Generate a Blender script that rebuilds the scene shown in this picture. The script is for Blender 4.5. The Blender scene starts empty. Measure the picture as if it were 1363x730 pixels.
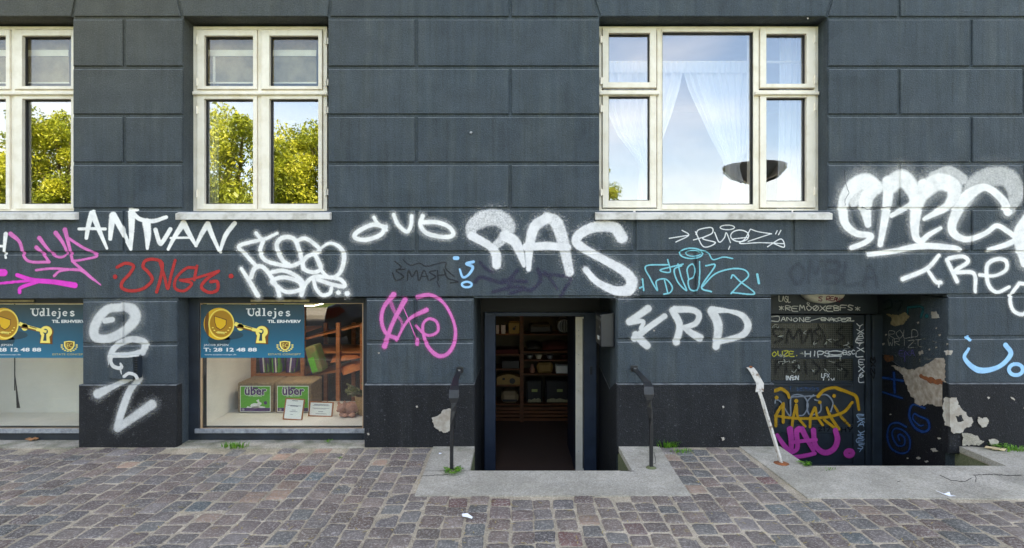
import bpy, bmesh, math, random
import numpy as np
from mathutils import Vector, Matrix
random.seed(7); np.random.seed(7)
R = math.radians
scene = bpy.context.scene

# ------------------------------------------------------------------ camera, sky, sun, exposure
F = 757.0; PX, PY = 686.0, 350.0; D = 4.98; H = 1.605
cam_d = bpy.data.cameras.new('camera'); cam = bpy.data.objects.new('camera', cam_d)
scene.collection.objects.link(cam); scene.camera = cam
cam.location = (0, -D, H); cam.rotation_euler = (R(90), 0, 0)
cam_d.sensor_width = 36; cam_d.lens = F/1363*36
cam_d.shift_x = -(PX-681.5)/1363; cam_d.shift_y = -(365-PY)/1363
cam_d.clip_end = 2000; cam_d.clip_start = .05

SUN_EL, SUN_AZ = 52, 24        # behind the building, from the right
w = bpy.data.worlds.new("World"); scene.world = w; w.use_nodes = True
nt = w.node_tree; nt.nodes.clear()
def wn(t): return nt.nodes.new(t)
sky = wn('ShaderNodeTexSky'); sky.sky_type = 'NISHITA'; sky.sun_disc = False
sky.sun_elevation = R(SUN_EL); sky.sun_rotation = R(SUN_AZ); sky.air_density = 1.0; sky.dust_density = 1.0; sky.ozone_density = 0.6
tc = wn('ShaderNodeTexCoord'); mp = wn('ShaderNodeMapping'); mp.inputs['Scale'].default_value = (1.2, 1.2, 4.0)
nz = wn('ShaderNodeTexNoise'); nz.inputs['Scale'].default_value = 1.7; nz.inputs['Detail'].default_value = 7; nz.inputs['Roughness'].default_value = .55
rp = wn('ShaderNodeValToRGB'); rp.color_ramp.elements[0].position = .42; rp.color_ramp.elements[1].position = .72
rp.color_ramp.elements[1].color = (.6, .6, .6, 1)
mx = wn('ShaderNodeMix'); mx.data_type = 'RGBA'; mx.inputs['B'].default_value = (6.2, 6.2, 6.2, 1)
bg = wn('ShaderNodeBackground'); bg.inputs['Strength'].default_value = 0.12
wo = wn('ShaderNodeOutputWorld')
L = nt.links.new
L(tc.outputs['Generated'], mp.inputs['Vector']); L(mp.outputs[0], nz.inputs['Vector']); L(nz.outputs['Fac'], rp.inputs['Fac'])
L(rp.outputs['Color'], mx.inputs['Factor']); L(sky.outputs[0], mx.inputs['A']); L(mx.outputs['Result'], bg.inputs['Color']); L(bg.outputs[0], wo.inputs['Surface'])
sd = bpy.data.lights.new('sun', 'SUN'); sd.energy = 4.6; sd.angle = R(.5); sd.color = (1, .95, .87)
so = bpy.data.objects.new('sun', sd); scene.collection.objects.link(so)
sv = Vector((math.sin(R(SUN_AZ))*math.cos(R(SUN_EL)), math.cos(R(SUN_AZ))*math.cos(R(SUN_EL)), math.sin(R(SUN_EL))))
so.rotation_euler = sv.to_track_quat('Z', 'Y').to_euler(); so.location = (0, 0, 30)
vs = scene.view_settings; vs.view_transform = 'Standard'; vs.look = 'None'; vs.gamma = 1; vs.exposure = 2.6
vs.use_white_balance = True; vs.white_balance_temperature = 7300; vs.white_balance_tint = 13
scene.cycles.transparent_max_bounces = 24; scene.cycles.max_bounces = 8; scene.cycles.sample_clamp_indirect = 6
scene.cycles.caustics_reflective = False; scene.cycles.caustics_refractive = False

# ------------------------------------------------------------------ helpers
C = scene.collection
def lin(r, g, b):
    f = lambda c: (c/255/12.92) if c/255 <= .04045 else ((c/255+.055)/1.055)**2.4
    return (f(r), f(g), f(b), 1)
def P(px, py, y=0.0):                 # a point of the plane y = const seen at that place of the photograph
    z = D+y; return Vector(((px-PX)*z/F, y, H-(py-PY)*z/F))
def X(px, y=0.0): return (px-PX)*(D+y)/F
def Z(py, y=0.0): return H-(py-PY)*(D+y)/F
def G(px, py, h=0.0):                 # a point of the ground
    z = F*(H-h)/(py-PY); return Vector(((px-PX)*z/F, z-D, h))

def tag(o, label=None, cat=None, group=None, kind=None):
    if label: o['label'] = label
    if cat: o['category'] = cat
    if group: o['group'] = group
    if kind: o['kind'] = kind
    return o
def empty(name, loc=(0, 0, 0), label=None, cat=None, group=None, kind=None):
    o = bpy.data.objects.new(name, None); C.objects.link(o); o.location = loc; o.empty_display_size = .1
    return tag(o, label, cat, group, kind)
def setpar(o, parent):
    o.parent = parent
    p = parent; loc = Vector((0, 0, 0))
    while p is not None: loc += p.location; p = p.parent
    o.location = o.location - loc
def place(name, me, mat, parent=None):
    o = bpy.data.objects.new(name, me); C.objects.link(o)
    if mat is not None and not me.materials: me.materials.append(mat)
    if parent is not None: setpar(o, parent)
    return o

class MB:
    def __init__(s): s.v = []; s.f = []; s.m = []
    def add(s, vs, fs, mi=0):
        n = len(s.v); s.v += [tuple(v) for v in vs]; s.f += [tuple(i+n for i in f) for f in fs]; s.m += [mi]*len(fs); return s
    def box(s, x0, x1, y0, y1, z0, z1, mi=0):
        return s.add([(x0,y0,z0),(x1,y0,z0),(x1,y1,z0),(x0,y1,z0),(x0,y0,z1),(x1,y0,z1),(x1,y1,z1),(x0,y1,z1)],
                     [(0,3,2,1),(4,5,6,7),(0,1,5,4),(1,2,6,5),(2,3,7,6),(3,0,4,7)], mi)
    def cbox(s, x0, x1, y0, y1, z0, z1, c, mi=0, tz0=None, tz1=None):
        # box whose street-side (y0) face is chamfered; tz: heights at x1
        a0, a1 = z0, z1; b0 = z0 if tz0 is None else tz0; b1 = z1 if tz1 is None else tz1
        v = [(x0,y1,a0),(x1,y1,b0),(x1,y1,b1),(x0,y1,a1),
             (x0,y0+c,a0),(x1,y0+c,b0),(x1,y0+c,b1),(x0,y0+c,a1),
             (x0+c,y0,a0+c),(x1-c,y0,b0+c),(x1-c,y0,b1-c),(x0+c,y0,a1-c)]
        f = [(0,3,2,1),(0,1,5,4),(1,2,6,5),(2,3,7,6),(3,0,4,7),(4,5,9,8),(5,6,10,9),(6,7,11,10),(7,4,8,11),(8,9,10,11)]
        return s.add(v, f, mi)
    def prism(s, poly, fn0, fn1, mi=0):       # poly of 2D points mapped by two functions to 3D
        n = len(poly); v = [fn0(p) for p in poly]+[fn1(p) for p in poly]
        f = [tuple(range(n)), tuple(range(2*n-1, n-1, -1))]+[(i, i+n, (i+1) % n+n, (i+1) % n) for i in range(n)]
        return s.add(v, f, mi)
    def tube(s, pts, r, seg=8, mi=0, flat=None):
        pts = [Vector(p) for p in pts]; n = len(pts); rs = r if hasattr(r, '__len__') else [r]*n
        vs = []; up0 = Vector((0, 0, 1))
        for i, p in enumerate(pts):
            t = (pts[min(i+1, n-1)]-pts[max(i-1, 0)]).normalized()
            u = t.cross(up0)
            if u.length < .05: u = Vector((1, 0, 0))
            u.normalize(); v2 = u.cross(t).normalized()
            for k in range(seg):
                a = 2*math.pi*(k+.5)/seg
                vs.append(p+u*math.cos(a)*rs[i]+v2*math.sin(a)*rs[i])
        f = [tuple(range(seg-1, -1, -1)), tuple((n-1)*seg+k for k in range(seg))]
        for i in range(n-1):
            for k in range(seg):
                a = i*seg+k; b = i*seg+(k+1) % seg; f.append((a, b, b+seg, a+seg))
        return s.add(vs, f, mi)
    def disc(s, c, ax, r, th, seg=24, mi=0, r2=None):
        ax = Vector(ax).normalized(); u = ax.orthogonal().normalized(); v2 = ax.cross(u); c = Vector(c); r2 = r if r2 is None else r2
        vs = [c+(u*math.cos(2*math.pi*k/seg)+v2*math.sin(2*math.pi*k/seg))*r for k in range(seg)]
        vs += [c+ax*th+(u*math.cos(2*math.pi*k/seg)+v2*math.sin(2*math.pi*k/seg))*r2 for k in range(seg)]
        f = [tuple(range(seg-1, -1, -1)), tuple(range(seg, 2*seg))]+[(k, (k+1) % seg, (k+1) % seg+seg, k+seg) for k in range(seg)]
        return s.add(vs, f, mi)
    def lathe(s, c, prof, seg=24, mi=0):      # prof: (radius, height) list around a vertical axis
        c = Vector(c); vs = []; n = len(prof)
        for r, h in prof:
            vs += [c+Vector((r*math.cos(2*math.pi*k/seg), r*math.sin(2*math.pi*k/seg), h)) for k in range(seg)]
        f = []
        for i in range(n-1):
            for k in range(seg):
                a = i*seg+k; b = i*seg+(k+1) % seg; f.append((a, b, b+seg, a+seg))
        return s.add(vs, f, mi)
    def mesh(s, name, mats=(), smooth=False):
        me = bpy.data.meshes.new(name); me.from_pydata(s.v, [], s.f); me.validate()
        for m in mats: me.materials.append(m)
        if len(me.polygons) == len(s.m): me.polygons.foreach_set('material_index', s.m)
        if smooth: me.polygons.foreach_set('use_smooth', [True]*len(me.polygons))
        return me
    def build(s, name, mat, parent=None, smooth=False, origin=None, bevel=0):
        mats = mat if isinstance(mat, (list, tuple)) else [mat]
        if origin is not None:
            o3 = Vector(origin); s.v = [tuple(Vector(v)-o3) for v in s.v]
        me = s.mesh(name, mats, smooth)
        if bevel:
            bm = bmesh.new(); bm.from_mesh(me); bmesh.ops.bevel(bm, geom=bm.edges[:], offset=bevel, segments=1, affect='EDGES', clamp_overlap=True); bm.to_mesh(me); bm.free()
        o = bpy.data.objects.new(name, me); C.objects.link(o)
        if origin is not None: o.location = origin
        if parent is not None: setpar(o, parent)
        return o
def copy_tree(o, loc=None, parent=None, label=None):
    c = o.copy(); C.objects.link(c)
    if parent is not None: c.parent = parent
    if loc is not None: c.location = loc
    if label: c['label'] = label
    for ch in o.children: copy_tree(ch, None, c)
    return c

# ------------------------------------------------------------------ materials
def mat(name, col=(.5, .5, .5, 1), rough=.6, metal=0, spec=.5):
    m = bpy.data.materials.new(name); m.use_nodes = True; b = m.node_tree.nodes['Principled BSDF']
    b.inputs['Base Color'].default_value = col; b.inputs['Roughness'].default_value = rough; b.inputs['Metallic'].default_value = metal
    b.inputs['Specular IOR Level'].default_value = spec
    return m
class NT:
    def __init__(s, m): s.t = m.node_tree; s.b = s.t.nodes['Principled BSDF']
    def n(s, t, **kw):
        x = s.t.nodes.new(t)
        for k, v in kw.items():
            if k in x.inputs: x.inputs[k].default_value = v
            else: setattr(x, k, v)
        return x
    def l(s, a, b): s.t.links.new(a, b)
    def pos(s, scale=(1, 1, 1)):
        g = s.n('ShaderNodeNewGeometry'); m = s.n('ShaderNodeMapping', Scale=scale); s.l(g.outputs['Position'], m.inputs['Vector']); return m.outputs[0]
    def noise(s, vec, scale, detail=4, rough=.55):
        x = s.n('ShaderNodeTexNoise', Scale=scale, Detail=detail, Roughness=rough); s.l(vec, x.inputs['Vector']); return x.outputs['Fac']
    def ramp(s, fac, stops):
        r = s.n('ShaderNodeValToRGB'); e = r.color_ramp.elements
        while len(e) < len(stops): e.new(.5)
        for i, (p, c) in enumerate(stops):
            e[i].position = p; e[i].color = c if len(c) == 4 else (*c, 1)
        s.l(fac, r.inputs['Fac']); return r.outputs['Color']
    def mix(s, fac, a, b, mode='MIX'):
        x = s.n('ShaderNodeMix', data_type='RGBA', blend_type=mode)
        for k, v in (('Factor', fac), ('A', a), ('B', b)):
            if isinstance(v, (int, float, tuple)): x.inputs[k].default_value = v
            else: s.l(v, x.inputs[k])
        return x.outputs['Result']
    def bump(s, h, dist, strength=1.0):
        x = s.n('ShaderNodeBump', Distance=dist, Strength=strength); s.l(h, x.inputs['Height']); s.l(x.outputs[0], s.b.inputs['Normal']); return x
    def math(s, op, a, b=0.0):
        x = s.n('ShaderNodeMath', operation=op)
        for i, v in enumerate((a, b)):
            if isinstance(v, (int, float)): x.inputs[i].default_value = v
            else: s.l(v, x.inputs[i])
        return x.outputs[0]
W1 = (1, 1, 1); K0 = (0, 0, 0)
def stucco(name, c1, c2, dirt, grain=1.0, scuff=.5, top=False):
    m = mat(name, rough=.72, spec=.35); t = NT(m); p = t.pos(); ps = t.pos((6, 6, .6))
    base = t.mix(t.ramp(t.noise(p, 1.3, 5), [(.35, K0), (.65, W1)]), c1, c2)
    streak = t.ramp(t.noise(ps, 1.6, 6, .6), [(.48, K0), (.75, W1)])
    base = t.mix(t.math('MULTIPLY', streak, .6), base, dirt)
    s2_ = t.ramp(t.noise(t.pos((16, 16, .8)), 1.4, 6, .65), [(.36, (.84, .84, .83)), (.5, W1), (.68, (1.16, 1.16, 1.15))]); base = t.mix(1.0, base, s2_, 'MULTIPLY')
    oi = t.n('ShaderNodeObjectInfo'); base = t.mix(1.0, base, t.ramp(oi.outputs['Random'], [(0, (.91, .92, .92)), (1, (1.07, 1.07, 1.06))]), 'MULTIPLY')
    pa = t.ramp(t.noise(t.pos((1, 1, 1.3)), 1.9, 2, .4), [(.575, K0), (.585, (.55, .55, .55))]); base = t.mix(pa, base, c2)     # touched-up areas with their own outline
    if top:   # weather-browned paint high up at the left
        g = t.n('ShaderNodeNewGeometry'); sp = t.n('ShaderNodeSeparateXYZ'); t.l(g.outputs['Position'], sp.inputs[0])
        a = t.math('SUBTRACT', sp.outputs['Z'], 3.2); b2 = t.math('MAXIMUM', t.math('MULTIPLY', t.math('ADD', sp.outputs['X'], .5), -.22), 0.0)
        f = t.n('ShaderNodeClamp'); t.l(t.math('MULTIPLY', t.math('MAXIMUM', t.math('ADD', a, .9), 0.0), b2), f.inputs[0])
        f2 = t.math('MULTIPLY', f.outputs[0], .75)
        base = t.mix(f2, base, lin(74, 72, 60))
    sc = t.ramp(t.noise(t.pos((1, 1, 1.6)), 26, 8, .75), [(.62, K0), (.72, W1)])
    mask = t.ramp(t.noise(p, 2.2, 3), [(.5, K0), (.68, W1)])
    base = t.mix(t.math('MULTIPLY', t.math('MULTIPLY', sc, mask), scuff), base, lin(150, 155, 158))
    fine = t.noise(p, 230, 2, .6)
    st = t.ramp(t.noise(p, 95, 3, .7), [(.34, (.72, .72, .72)), (.5, W1), (.66, (1.32, 1.32, 1.32))]); base = t.mix(1.0, base, st, 'MULTIPLY')
    cl_ = t.ramp(t.noise(p, 4.5, 6, .65), [(.35, (.86, .86, .86)), (.65, (1.13, 1.13, 1.13))]); base = t.mix(1.0, base, cl_, 'MULTIPLY')
    fl = t.ramp(t.noise(p, 120, 2, .5), [(.66, K0), (.72, W1)])
    base = t.mix(t.math('MULTIPLY', fl, .3), base, lin(140, 145, 150))
    g2 = t.n('ShaderNodeNewGeometry'); s2 = t.n('ShaderNodeSeparateXYZ'); t.l(g2.outputs['True Normal'], s2.inputs[0])
    up = t.n('ShaderNodeClamp'); t.l(t.math('MULTIPLY', s2.outputs['Z'], 1.1), up.inputs[0])     # pale dust on the upward edges, with the skylight they catch painted in
    base = t.mix(t.math('MULTIPLY', up.outputs[0], t.ramp(t.noise(p, 12, 5, .7), [(.35, (.25, .25, .25)), (.6, (.9, .9, .9))])), base, lin(128, 132, 132))
    t.l(base, t.b.inputs['Base Color'])
    h = t.math('ADD', t.math('MULTIPLY', fine, .4), t.math('ADD', t.math('MULTIPLY', t.noise(p, 75, 4, .6), 1.5), t.math('MULTIPLY', t.noise(p, 9, 3), 1.2)))
    t.bump(h, .005*grain, .9)
    return m
M = {}
M['wall'] = stucco('painted_stucco', lin(53, 63, 69), lin(60, 69, 75), lin(76, 82, 80), 1.0, .45, True)
M['plinth'] = stucco('painted_plinth', lin(16, 17, 20), lin(23, 25, 28), lin(42, 44, 45), 1.2, .8)
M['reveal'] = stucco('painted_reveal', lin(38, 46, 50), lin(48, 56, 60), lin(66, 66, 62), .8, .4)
M['tar'] = stucco('black_painted_reveal', lin(12, 14, 18), lin(18, 20, 24), lin(38, 38, 38), .8, .6)

def simple(name, c1, c2, scale, rough=.6, bump=.001, bscale=None, spec=.4, metal=0, detail=5, stretch=(1, 1, 1), sharp=(.35, .65)):
    m = mat(name, rough=rough, spec=spec, metal=metal); t = NT(m); p = t.pos(stretch)
    t.l(t.mix(t.ramp(t.noise(p, scale, detail, .6), [(sharp[0], K0), (sharp[1], W1)]), c1, c2), t.b.inputs['Base Color'])
    if bump: t.bump(t.noise(p, bscale or scale*4, 4), bump, .8)
    return m
M['white_wood'] = simple('old_white_window_paint', lin(238, 229, 211), lin(220, 208, 184), 7, .5, .0006, 60, stretch=(1, 1, 1), sharp=(.45, .75))
M['sill'] = simple('weathered_white_sill', lin(214, 210, 202), lin(172, 166, 154), 9, .7, .002, 40, sharp=(.45, .7))
M['seal'] = mat('black_glazing_seal', lin(35, 33, 32), .6)
M['blue_frame'] = simple('slate_blue_door_paint', lin(40, 52, 70), lin(50, 62, 80), 5, .5, .0006, 50)
M['dark_frame'] = simple('dark_shop_frame_paint', lin(40, 48, 56), lin(30, 35, 41), 6, .5, .0008, 50)
M['door_dark'] = simple('dark_basement_door_paint', lin(42, 52, 60), lin(32, 40, 47), 5, .5, .0008, 50)
M['alu'] = simple('worn_aluminium_strip', lin(165, 170, 176), lin(120, 124, 130), 20, .45, .0004, 80, metal=.3)
M['brass'] = simple('dull_brass_strip', lin(165, 155, 120), lin(130, 118, 90), 20, .45, .0003, metal=.3)
M['black_metal'] = simple('black_painted_iron', lin(15, 16, 18), lin(30, 31, 33), 18, .42, .0012, 60, spec=.6)
M['white_metal'] = simple('chipped_white_iron_paint', lin(186, 181, 170), lin(112, 92, 74), 26, .6, .0012, 60, sharp=(.5, .66))
M['steel'] = mat('bare_steel', lin(150, 150, 150), .4, .8)
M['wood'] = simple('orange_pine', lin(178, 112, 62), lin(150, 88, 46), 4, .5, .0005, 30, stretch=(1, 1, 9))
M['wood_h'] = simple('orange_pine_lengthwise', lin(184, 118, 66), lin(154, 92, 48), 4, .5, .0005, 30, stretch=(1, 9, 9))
M['cream'] = simple('cream_interior_paint', lin(215, 205, 180), lin(200, 190, 165), 2, .8, 0)
M['white_board'] = simple('white_display_board', lin(228, 226, 216), lin(212, 210, 200), 2, .6, .0003, 20)
M['dark_floor'] = simple('brown_doormat_floor', lin(66, 50, 42), lin(96, 76, 64), 90, .95, .003, 140)
M['dim_wall'] = simple('dim_shop_wall', lin(84, 76, 60), lin(70, 62, 50), 2, .8, 0)
M['black'] = mat('matt_black', lin(18, 18, 20), .6)

def concrete(name, c1, c2, c3):
    m = mat(name, rough=.9, spec=.25); t = NT(m); p = t.pos()
    b = t.mix(t.ramp(t.noise(p, 3, 6, .6), [(.35, K0), (.65, W1)]), c1, c2)
    b = t.mix(t.ramp(t.noise(p, 130, 3, .7), [(.52, K0), (.62, W1)]), b, c3)
    vo = t.n('ShaderNodeTexVoronoi', Scale=70.0); t.l(p, vo.inputs['Vector'])
    b = t.mix(t.ramp(vo.outputs['Distance'], [(.08, (.7, .7, .7)), (.16, K0)]), b, lin(60, 58, 56))
    # moss near the building
    g = t.n('ShaderNodeNewGeometry'); sp = t.n('ShaderNodeSeparateXYZ'); t.l(g.outputs['Position'], sp.inputs[0])
    cl = t.n('ShaderNodeClamp'); t.l(t.math('ADD', t.math('MULTIPLY', sp.outputs['Y'], 2.2), .9), cl.inputs[0])
    moss = t.math('MULTIPLY', cl.outputs[0], t.ramp(t.noise(p, 5, 5, .6), [(.42, K0), (.62, (.7, .7, .7))]))
    b = t.mix(moss, b, lin(92, 98, 72))
    ag = t.ramp(t.noise(p, 75, 4, .75), [(.36, (.76, .76, .76)), (.5, W1), (.62, (1.18, 1.18, 1.18))]); b = t.mix(1.0, b, ag, 'MULTIPLY')
    st_ = t.ramp(t.noise(p, 1.6, 6, .65), [(.4, (.8, .8, .78)), (.62, (1.12, 1.12, 1.12))]); b = t.mix(1.0, b, st_, 'MULTIPLY')
    t.l(b, t.b.inputs['Base Color']); t.bump(t.math('ADD', t.noise(p, 110, 4, .7), t.noise(p, 30, 4)), .006, .9); return m
M['concrete'] = concrete('exposed_aggregate_concrete', lin(178, 171, 157), lin(162, 156, 144), lin(194, 186, 171))
M['pit'] = concrete('mossy_concrete', lin(112, 114, 84), lin(84, 92, 58), lin(126, 126, 100))
M['mortar'] = concrete('sandy_joint_fill', lin(186, 172, 150), lin(150, 138, 120), lin(204, 190, 168))
M['plaster'] = simple('exposed_pale_plaster', lin(178, 172, 160), lin(150, 140, 126), 14, .9, .006, 40)
M['plaster_brown'] = simple('exposed_rough_render', lin(146, 132, 114), lin(184, 172, 156), 22, .95, .010, 60)
M['rust'] = simple('rust_stained_brick', lin(150, 88, 50), lin(104, 66, 44), 20, .95, .004, 60)

# paving stone: per-stone tint attribute
m = mat('granite_sett', rough=.62, spec=.4); t = NT(m); p = t.pos()
at = t.n('ShaderNodeAttribute', attribute_name='tint')
b = t.mix(t.ramp(t.noise(p, 55, 4, .7), [(.3, K0), (.7, (.55,.55,.55))]), at.outputs['Color'], t.mix(.5, at.outputs['Color'], lin(50, 46, 48)))
b = t.mix(t.ramp(t.noise(p, 62, 6, .8), [(.515, K0), (.57, (.9,.9,.9))]), b, lin(172, 164, 156))
b = t.mix(t.ramp(t.noise(p, 210, 2, .5), [(.62, K0), (.68, (.6, .6, .6))]), b, lin(170, 166, 162))
b = t.mix(t.ramp(t.noise(p, 1.6, 5, .65), [(.4, (.08,.08,.08)), (.68, (.42,.42,.42))]), b, lin(150, 140, 130))
b = t.mix(1.0, b, t.ramp(t.noise(p, 7, 4, .6), [(.35, (.82,.82,.82)), (.65, (1.15,1.15,1.15))]), 'MULTIPLY')
t.l(b, t.b.inputs['Base Color']); t.bump(t.math('ADD', t.noise(p, 60, 5, .75), t.math('MULTIPLY', t.noise(p, 18, 3), 1.5)), .010, 1.0)
M['sett'] = m
M['asphalt'] = simple('asphalt', lin(62, 62, 62), lin(76, 75, 74), 120, .9, .004, 200)
M['grass_ground'] = simple('park_grass', lin(70, 92, 36), lin(96, 110, 48), 3, .9, .02, 12)

# spray paint: per-vertex coverage 'cov'
def spray(name, col, speck=.35, thin=1.0, rough=.55, freq=190):
    m = mat(name, col, rough, spec=.35); t = NT(m); p = t.pos()
    at = t.n('ShaderNodeAttribute', attribute_name='cov')
    n = t.math('ADD', t.math('MULTIPLY', t.noise(p, freq, 2, .6), .6), t.math('MULTIPLY', t.noise(p, freq*.42, 3, .7), .4)); n2 = t.noise(p, 11, 5, .65)
    a = t.math('ADD', t.math('MULTIPLY', at.outputs['Fac'], 1.05), t.math('MULTIPLY', t.math('SUBTRACT', n, .5), speck*5.0))
    a = t.math('SUBTRACT', a, t.math('MULTIPLY', t.math('SUBTRACT', 1.0, at.outputs['Fac']), speck*.5))
    cl = t.n('ShaderNodeClamp'); t.l(t.math('MULTIPLY', a, thin), cl.inputs[0])
    d = t.math('MULTIPLY', cl.outputs[0], t.math('SUBTRACT', 1.36, t.math('MULTIPLY', n2, .82)))
    cl2 = t.n('ShaderNodeClamp'); t.l(d, cl2.inputs[0])
    t.l(cl2.outputs[0], t.b.inputs['Alpha'])
    t.bump(t.math('ADD', t.noise(p, 90, 4), t.noise(p, 260, 2)), .0018, .7)
    return m

def glass(name, refl, tint=(1, 1, 1, 1), wav=.0):
    m = bpy.data.materials.new(name); m.use_nodes = True; nt = m.node_tree; nt.nodes.clear()
    o = nt.nodes.new('ShaderNodeOutputMaterial'); mx = nt.nodes.new('ShaderNodeMixShader'); tr = nt.nodes.new('ShaderNodeBsdfTransparent')
    gl = nt.nodes.new('ShaderNodeBsdfGlossy'); gl.inputs['Roughness'].default_value = 0.0; tr.inputs['Color'].default_value = tint
    lw = nt.nodes.new('ShaderNodeLayerWeight'); lw.inputs['Blend'].default_value = .5
    fr = nt.nodes.new('ShaderNodeMath'); fr.operation = 'POWER'; fr.inputs[1].default_value = 5.0; nt.links.new(lw.outputs['Facing'], fr.inputs[0])
    ad = nt.nodes.new('ShaderNodeMath'); ad.operation = 'ADD'; ad.inputs[1].default_value = refl; ad.use_clamp = True
    nt.links.new(fr.outputs[0], ad.inputs[0])
    if wav:
        g = nt.nodes.new('ShaderNodeNewGeometry'); nz = nt.nodes.new('ShaderNodeTexNoise'); nz.inputs['Scale'].default_value = 3; nz.inputs['Detail'].default_value = 1
        bp = nt.nodes.new('ShaderNodeBump'); bp.inputs['Distance'].default_value = wav; bp.inputs['Strength'].default_value = .5
        nt.links.new(g.outputs['Position'], nz.inputs['Vector']); nt.links.new(nz.outputs['Fac'], bp.inputs['Height']); nt.links.new(bp.outputs[0], gl.inputs['Normal'])
    nt.links.new(ad.outputs[0], mx.inputs[0]); nt.links.new(tr.outputs[0], mx.inputs[1]); nt.links.new(gl.outputs[0], mx.inputs[2]); nt.links.new(mx.outputs[0], o.inputs['Surface'])
    return m
M['glass_sky'] = glass('reflective_window_glass', .19, wav=.0006)
M['glass_tree'] = glass('old_window_glass', .24, (.95, .97, .95, 1), wav=.002)
M['glass_up'] = glass('upper_window_glass', .06, (.97, .98, .95, 1))
M['glass_shop'] = glass('shop_window_glass', .08, (.97, .98, .97, 1))

# ------------------------------------------------------------------ the building: masonry
bld = empty('apartment_building', (0, 0, 0), 'dark slate-blue plastered building with white windows above, two shop windows and two basement doors', 'building')
ZT = 16.0
def zj(a, b): return lambda x: Z(a+(b-a)*(x+3.5)/7.6, 0)     # a joint that drifts from py=a at the left to py=b at the right
J = [zj(24, 24), zj(90, 90), zj(154, 154), zj(218, 218), zj(279, 278), zj(337, 335.5), zj(399.5, 393.5), zj(458.5, 449.5), zj(514, 512)]
HG = .0145; VG = .013
blocks = []        # (x0, x1, zb0, zb1, zt0, zt1, y)
def block(xa, xb, top, bot, y=0.0):
    x0, x1 = X(xa)+VG, X(xb)-VG
    blocks.append((x0, x1, bot(x0)+HG, bot(x1)+HG, top(x0)-HG, top(x1)-HG, y))
XL, XR = -1363*.28, 1363*1.26
def row(j, xs):
    for a, b in zip(xs[:-1], xs[1:]): block(a, b, J[j], J[j+1])
def seq(*a): return a
W1R, W2L, W2R, W3L, W3R = 96.5, 243, 436.5, 798, 1102.5
for j, v1, v2, v3 in ((0, 165, 554, 1293), (1, None, 679, 1197), (2, 165, 554, 1293), (3, None, 679, 1197)):
    row(j, [W1R-1.5]+([v1] if v1 else [])+[W2L+1.5]); row(j, [W2R-1.5, v2, W3L+1.5])
    row(j, [W3R-1.5, v3, 1440 if v3 == 1293 else 1363, XR]); row(j, [XL, -230, -85+1.5])
row(4, [XL, -230, 165, 554.5, 845, 1056, 1293, 1490, XR])
row(5, [XL, -120, 925, 1430, XR])
for j in (6, 7):
    row(j, [XL, -143]); 
row(6, [108, 165, 237.5]); row(7, [108, 237.5])
row(6, [486, 553, 632]) ; row(7, [486, 632])
row(6, [820, 1028.5]); row(7, [820, 1028.5])
row(6, [1260.5, 1420, XR]); row(7, [1260.5, XR])
PL = -.028
def plinth(xa, xb):
    x0, x1 = X(xa), X(xb); blocks.append((x0, x1, -.06, -.06, J[8](x0)+HG, J[8](x1)+HG, PL))
for a, b in ((XL, -142), (107.5, 238), (486, 632), (820, 1029), (1260, XR)): plinth(a, b)
def relief(x, z, e=.004):
    y = np.full(x.shape, .015)
    for (x0, x1, b0, b1, t0, t1, yy) in blocks:
        f = (x-x0)/(x1-x0); zb = b0+(b1-b0)*f; zt = t0+(t1-t0)*f
        y = np.where((x > x0-e) & (x < x1+e) & (z > zb-e) & (z < zt+e), np.minimum(y, yy), y)
    return y
# blocks above the top joint, with slanted joints either side of the window heads
def slant(xa0, xa1, xb0, xb1):     # bottom x a..b at J0, top x at py=-40
    zb = J[0](0)+HG; zt = Z(-42); k = 42/20
    pts = [(X(xa0)+VG, zb), (X(xb0)-VG, zb), (X(xb0+(xb1-xb0)*k)-VG, zt), (X(xa0+(xa1-xa0)*k)+VG, zt)]
    mb = MB(); c = .005
    cx = sum(p[0] for p in pts)/4; cz = sum(p[1] for p in pts)/4
    n = 4; inner = [(p[0]-c*math.copysign(1, p[0]-cx), p[1]-c*math.copysign(1, p[1]-cz)) for p in pts]
    v = [(p[0], .03, p[1]) for p in pts]+[(p[0], c, p[1]) for p in pts]+[(p[0], 0, p[1]) for p in inner]
    f = [(0, 3, 2, 1)]+[(i, (i+1) % 4, (i+1) % 4+4, i+4) for i in range(4)]+[(i+4, (i+1) % 4+4, (i+1) % 4+8, i+8) for i in range(4)]+[(8, 9, 10, 11)]
    mb.add(v, f); mb.build('plaster_block', M['wall'], bld)
for q in ((XL, XL, -85, -91), (-85, -91, 96, 101.5), (96, 101.5, 242, 234.5), (242, 234.5, 437.5, 441), (437.5, 441, 679, 679), (679, 679, 798, 788), (798, 788, 1101, 1110), (1101, 1110, 1197, 1197), (1197, 1197, XR, XR)):
    slant(*q)
for (x0, x1, b0, b1, t0, t1, yy) in blocks:
    mb = MB()
    if yy < 0: mb.cbox(x0, x1, yy, .05, b0, t0, .007, tz0=b1, tz1=t1); mb.build('plinth_block', M['plinth'], bld)
    else: mb.cbox(x0, x1, yy, .03, b0, t0, .006, tz0=b1, tz1=t1); mb.build('plaster_block', M['wall'], bld)

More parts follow.
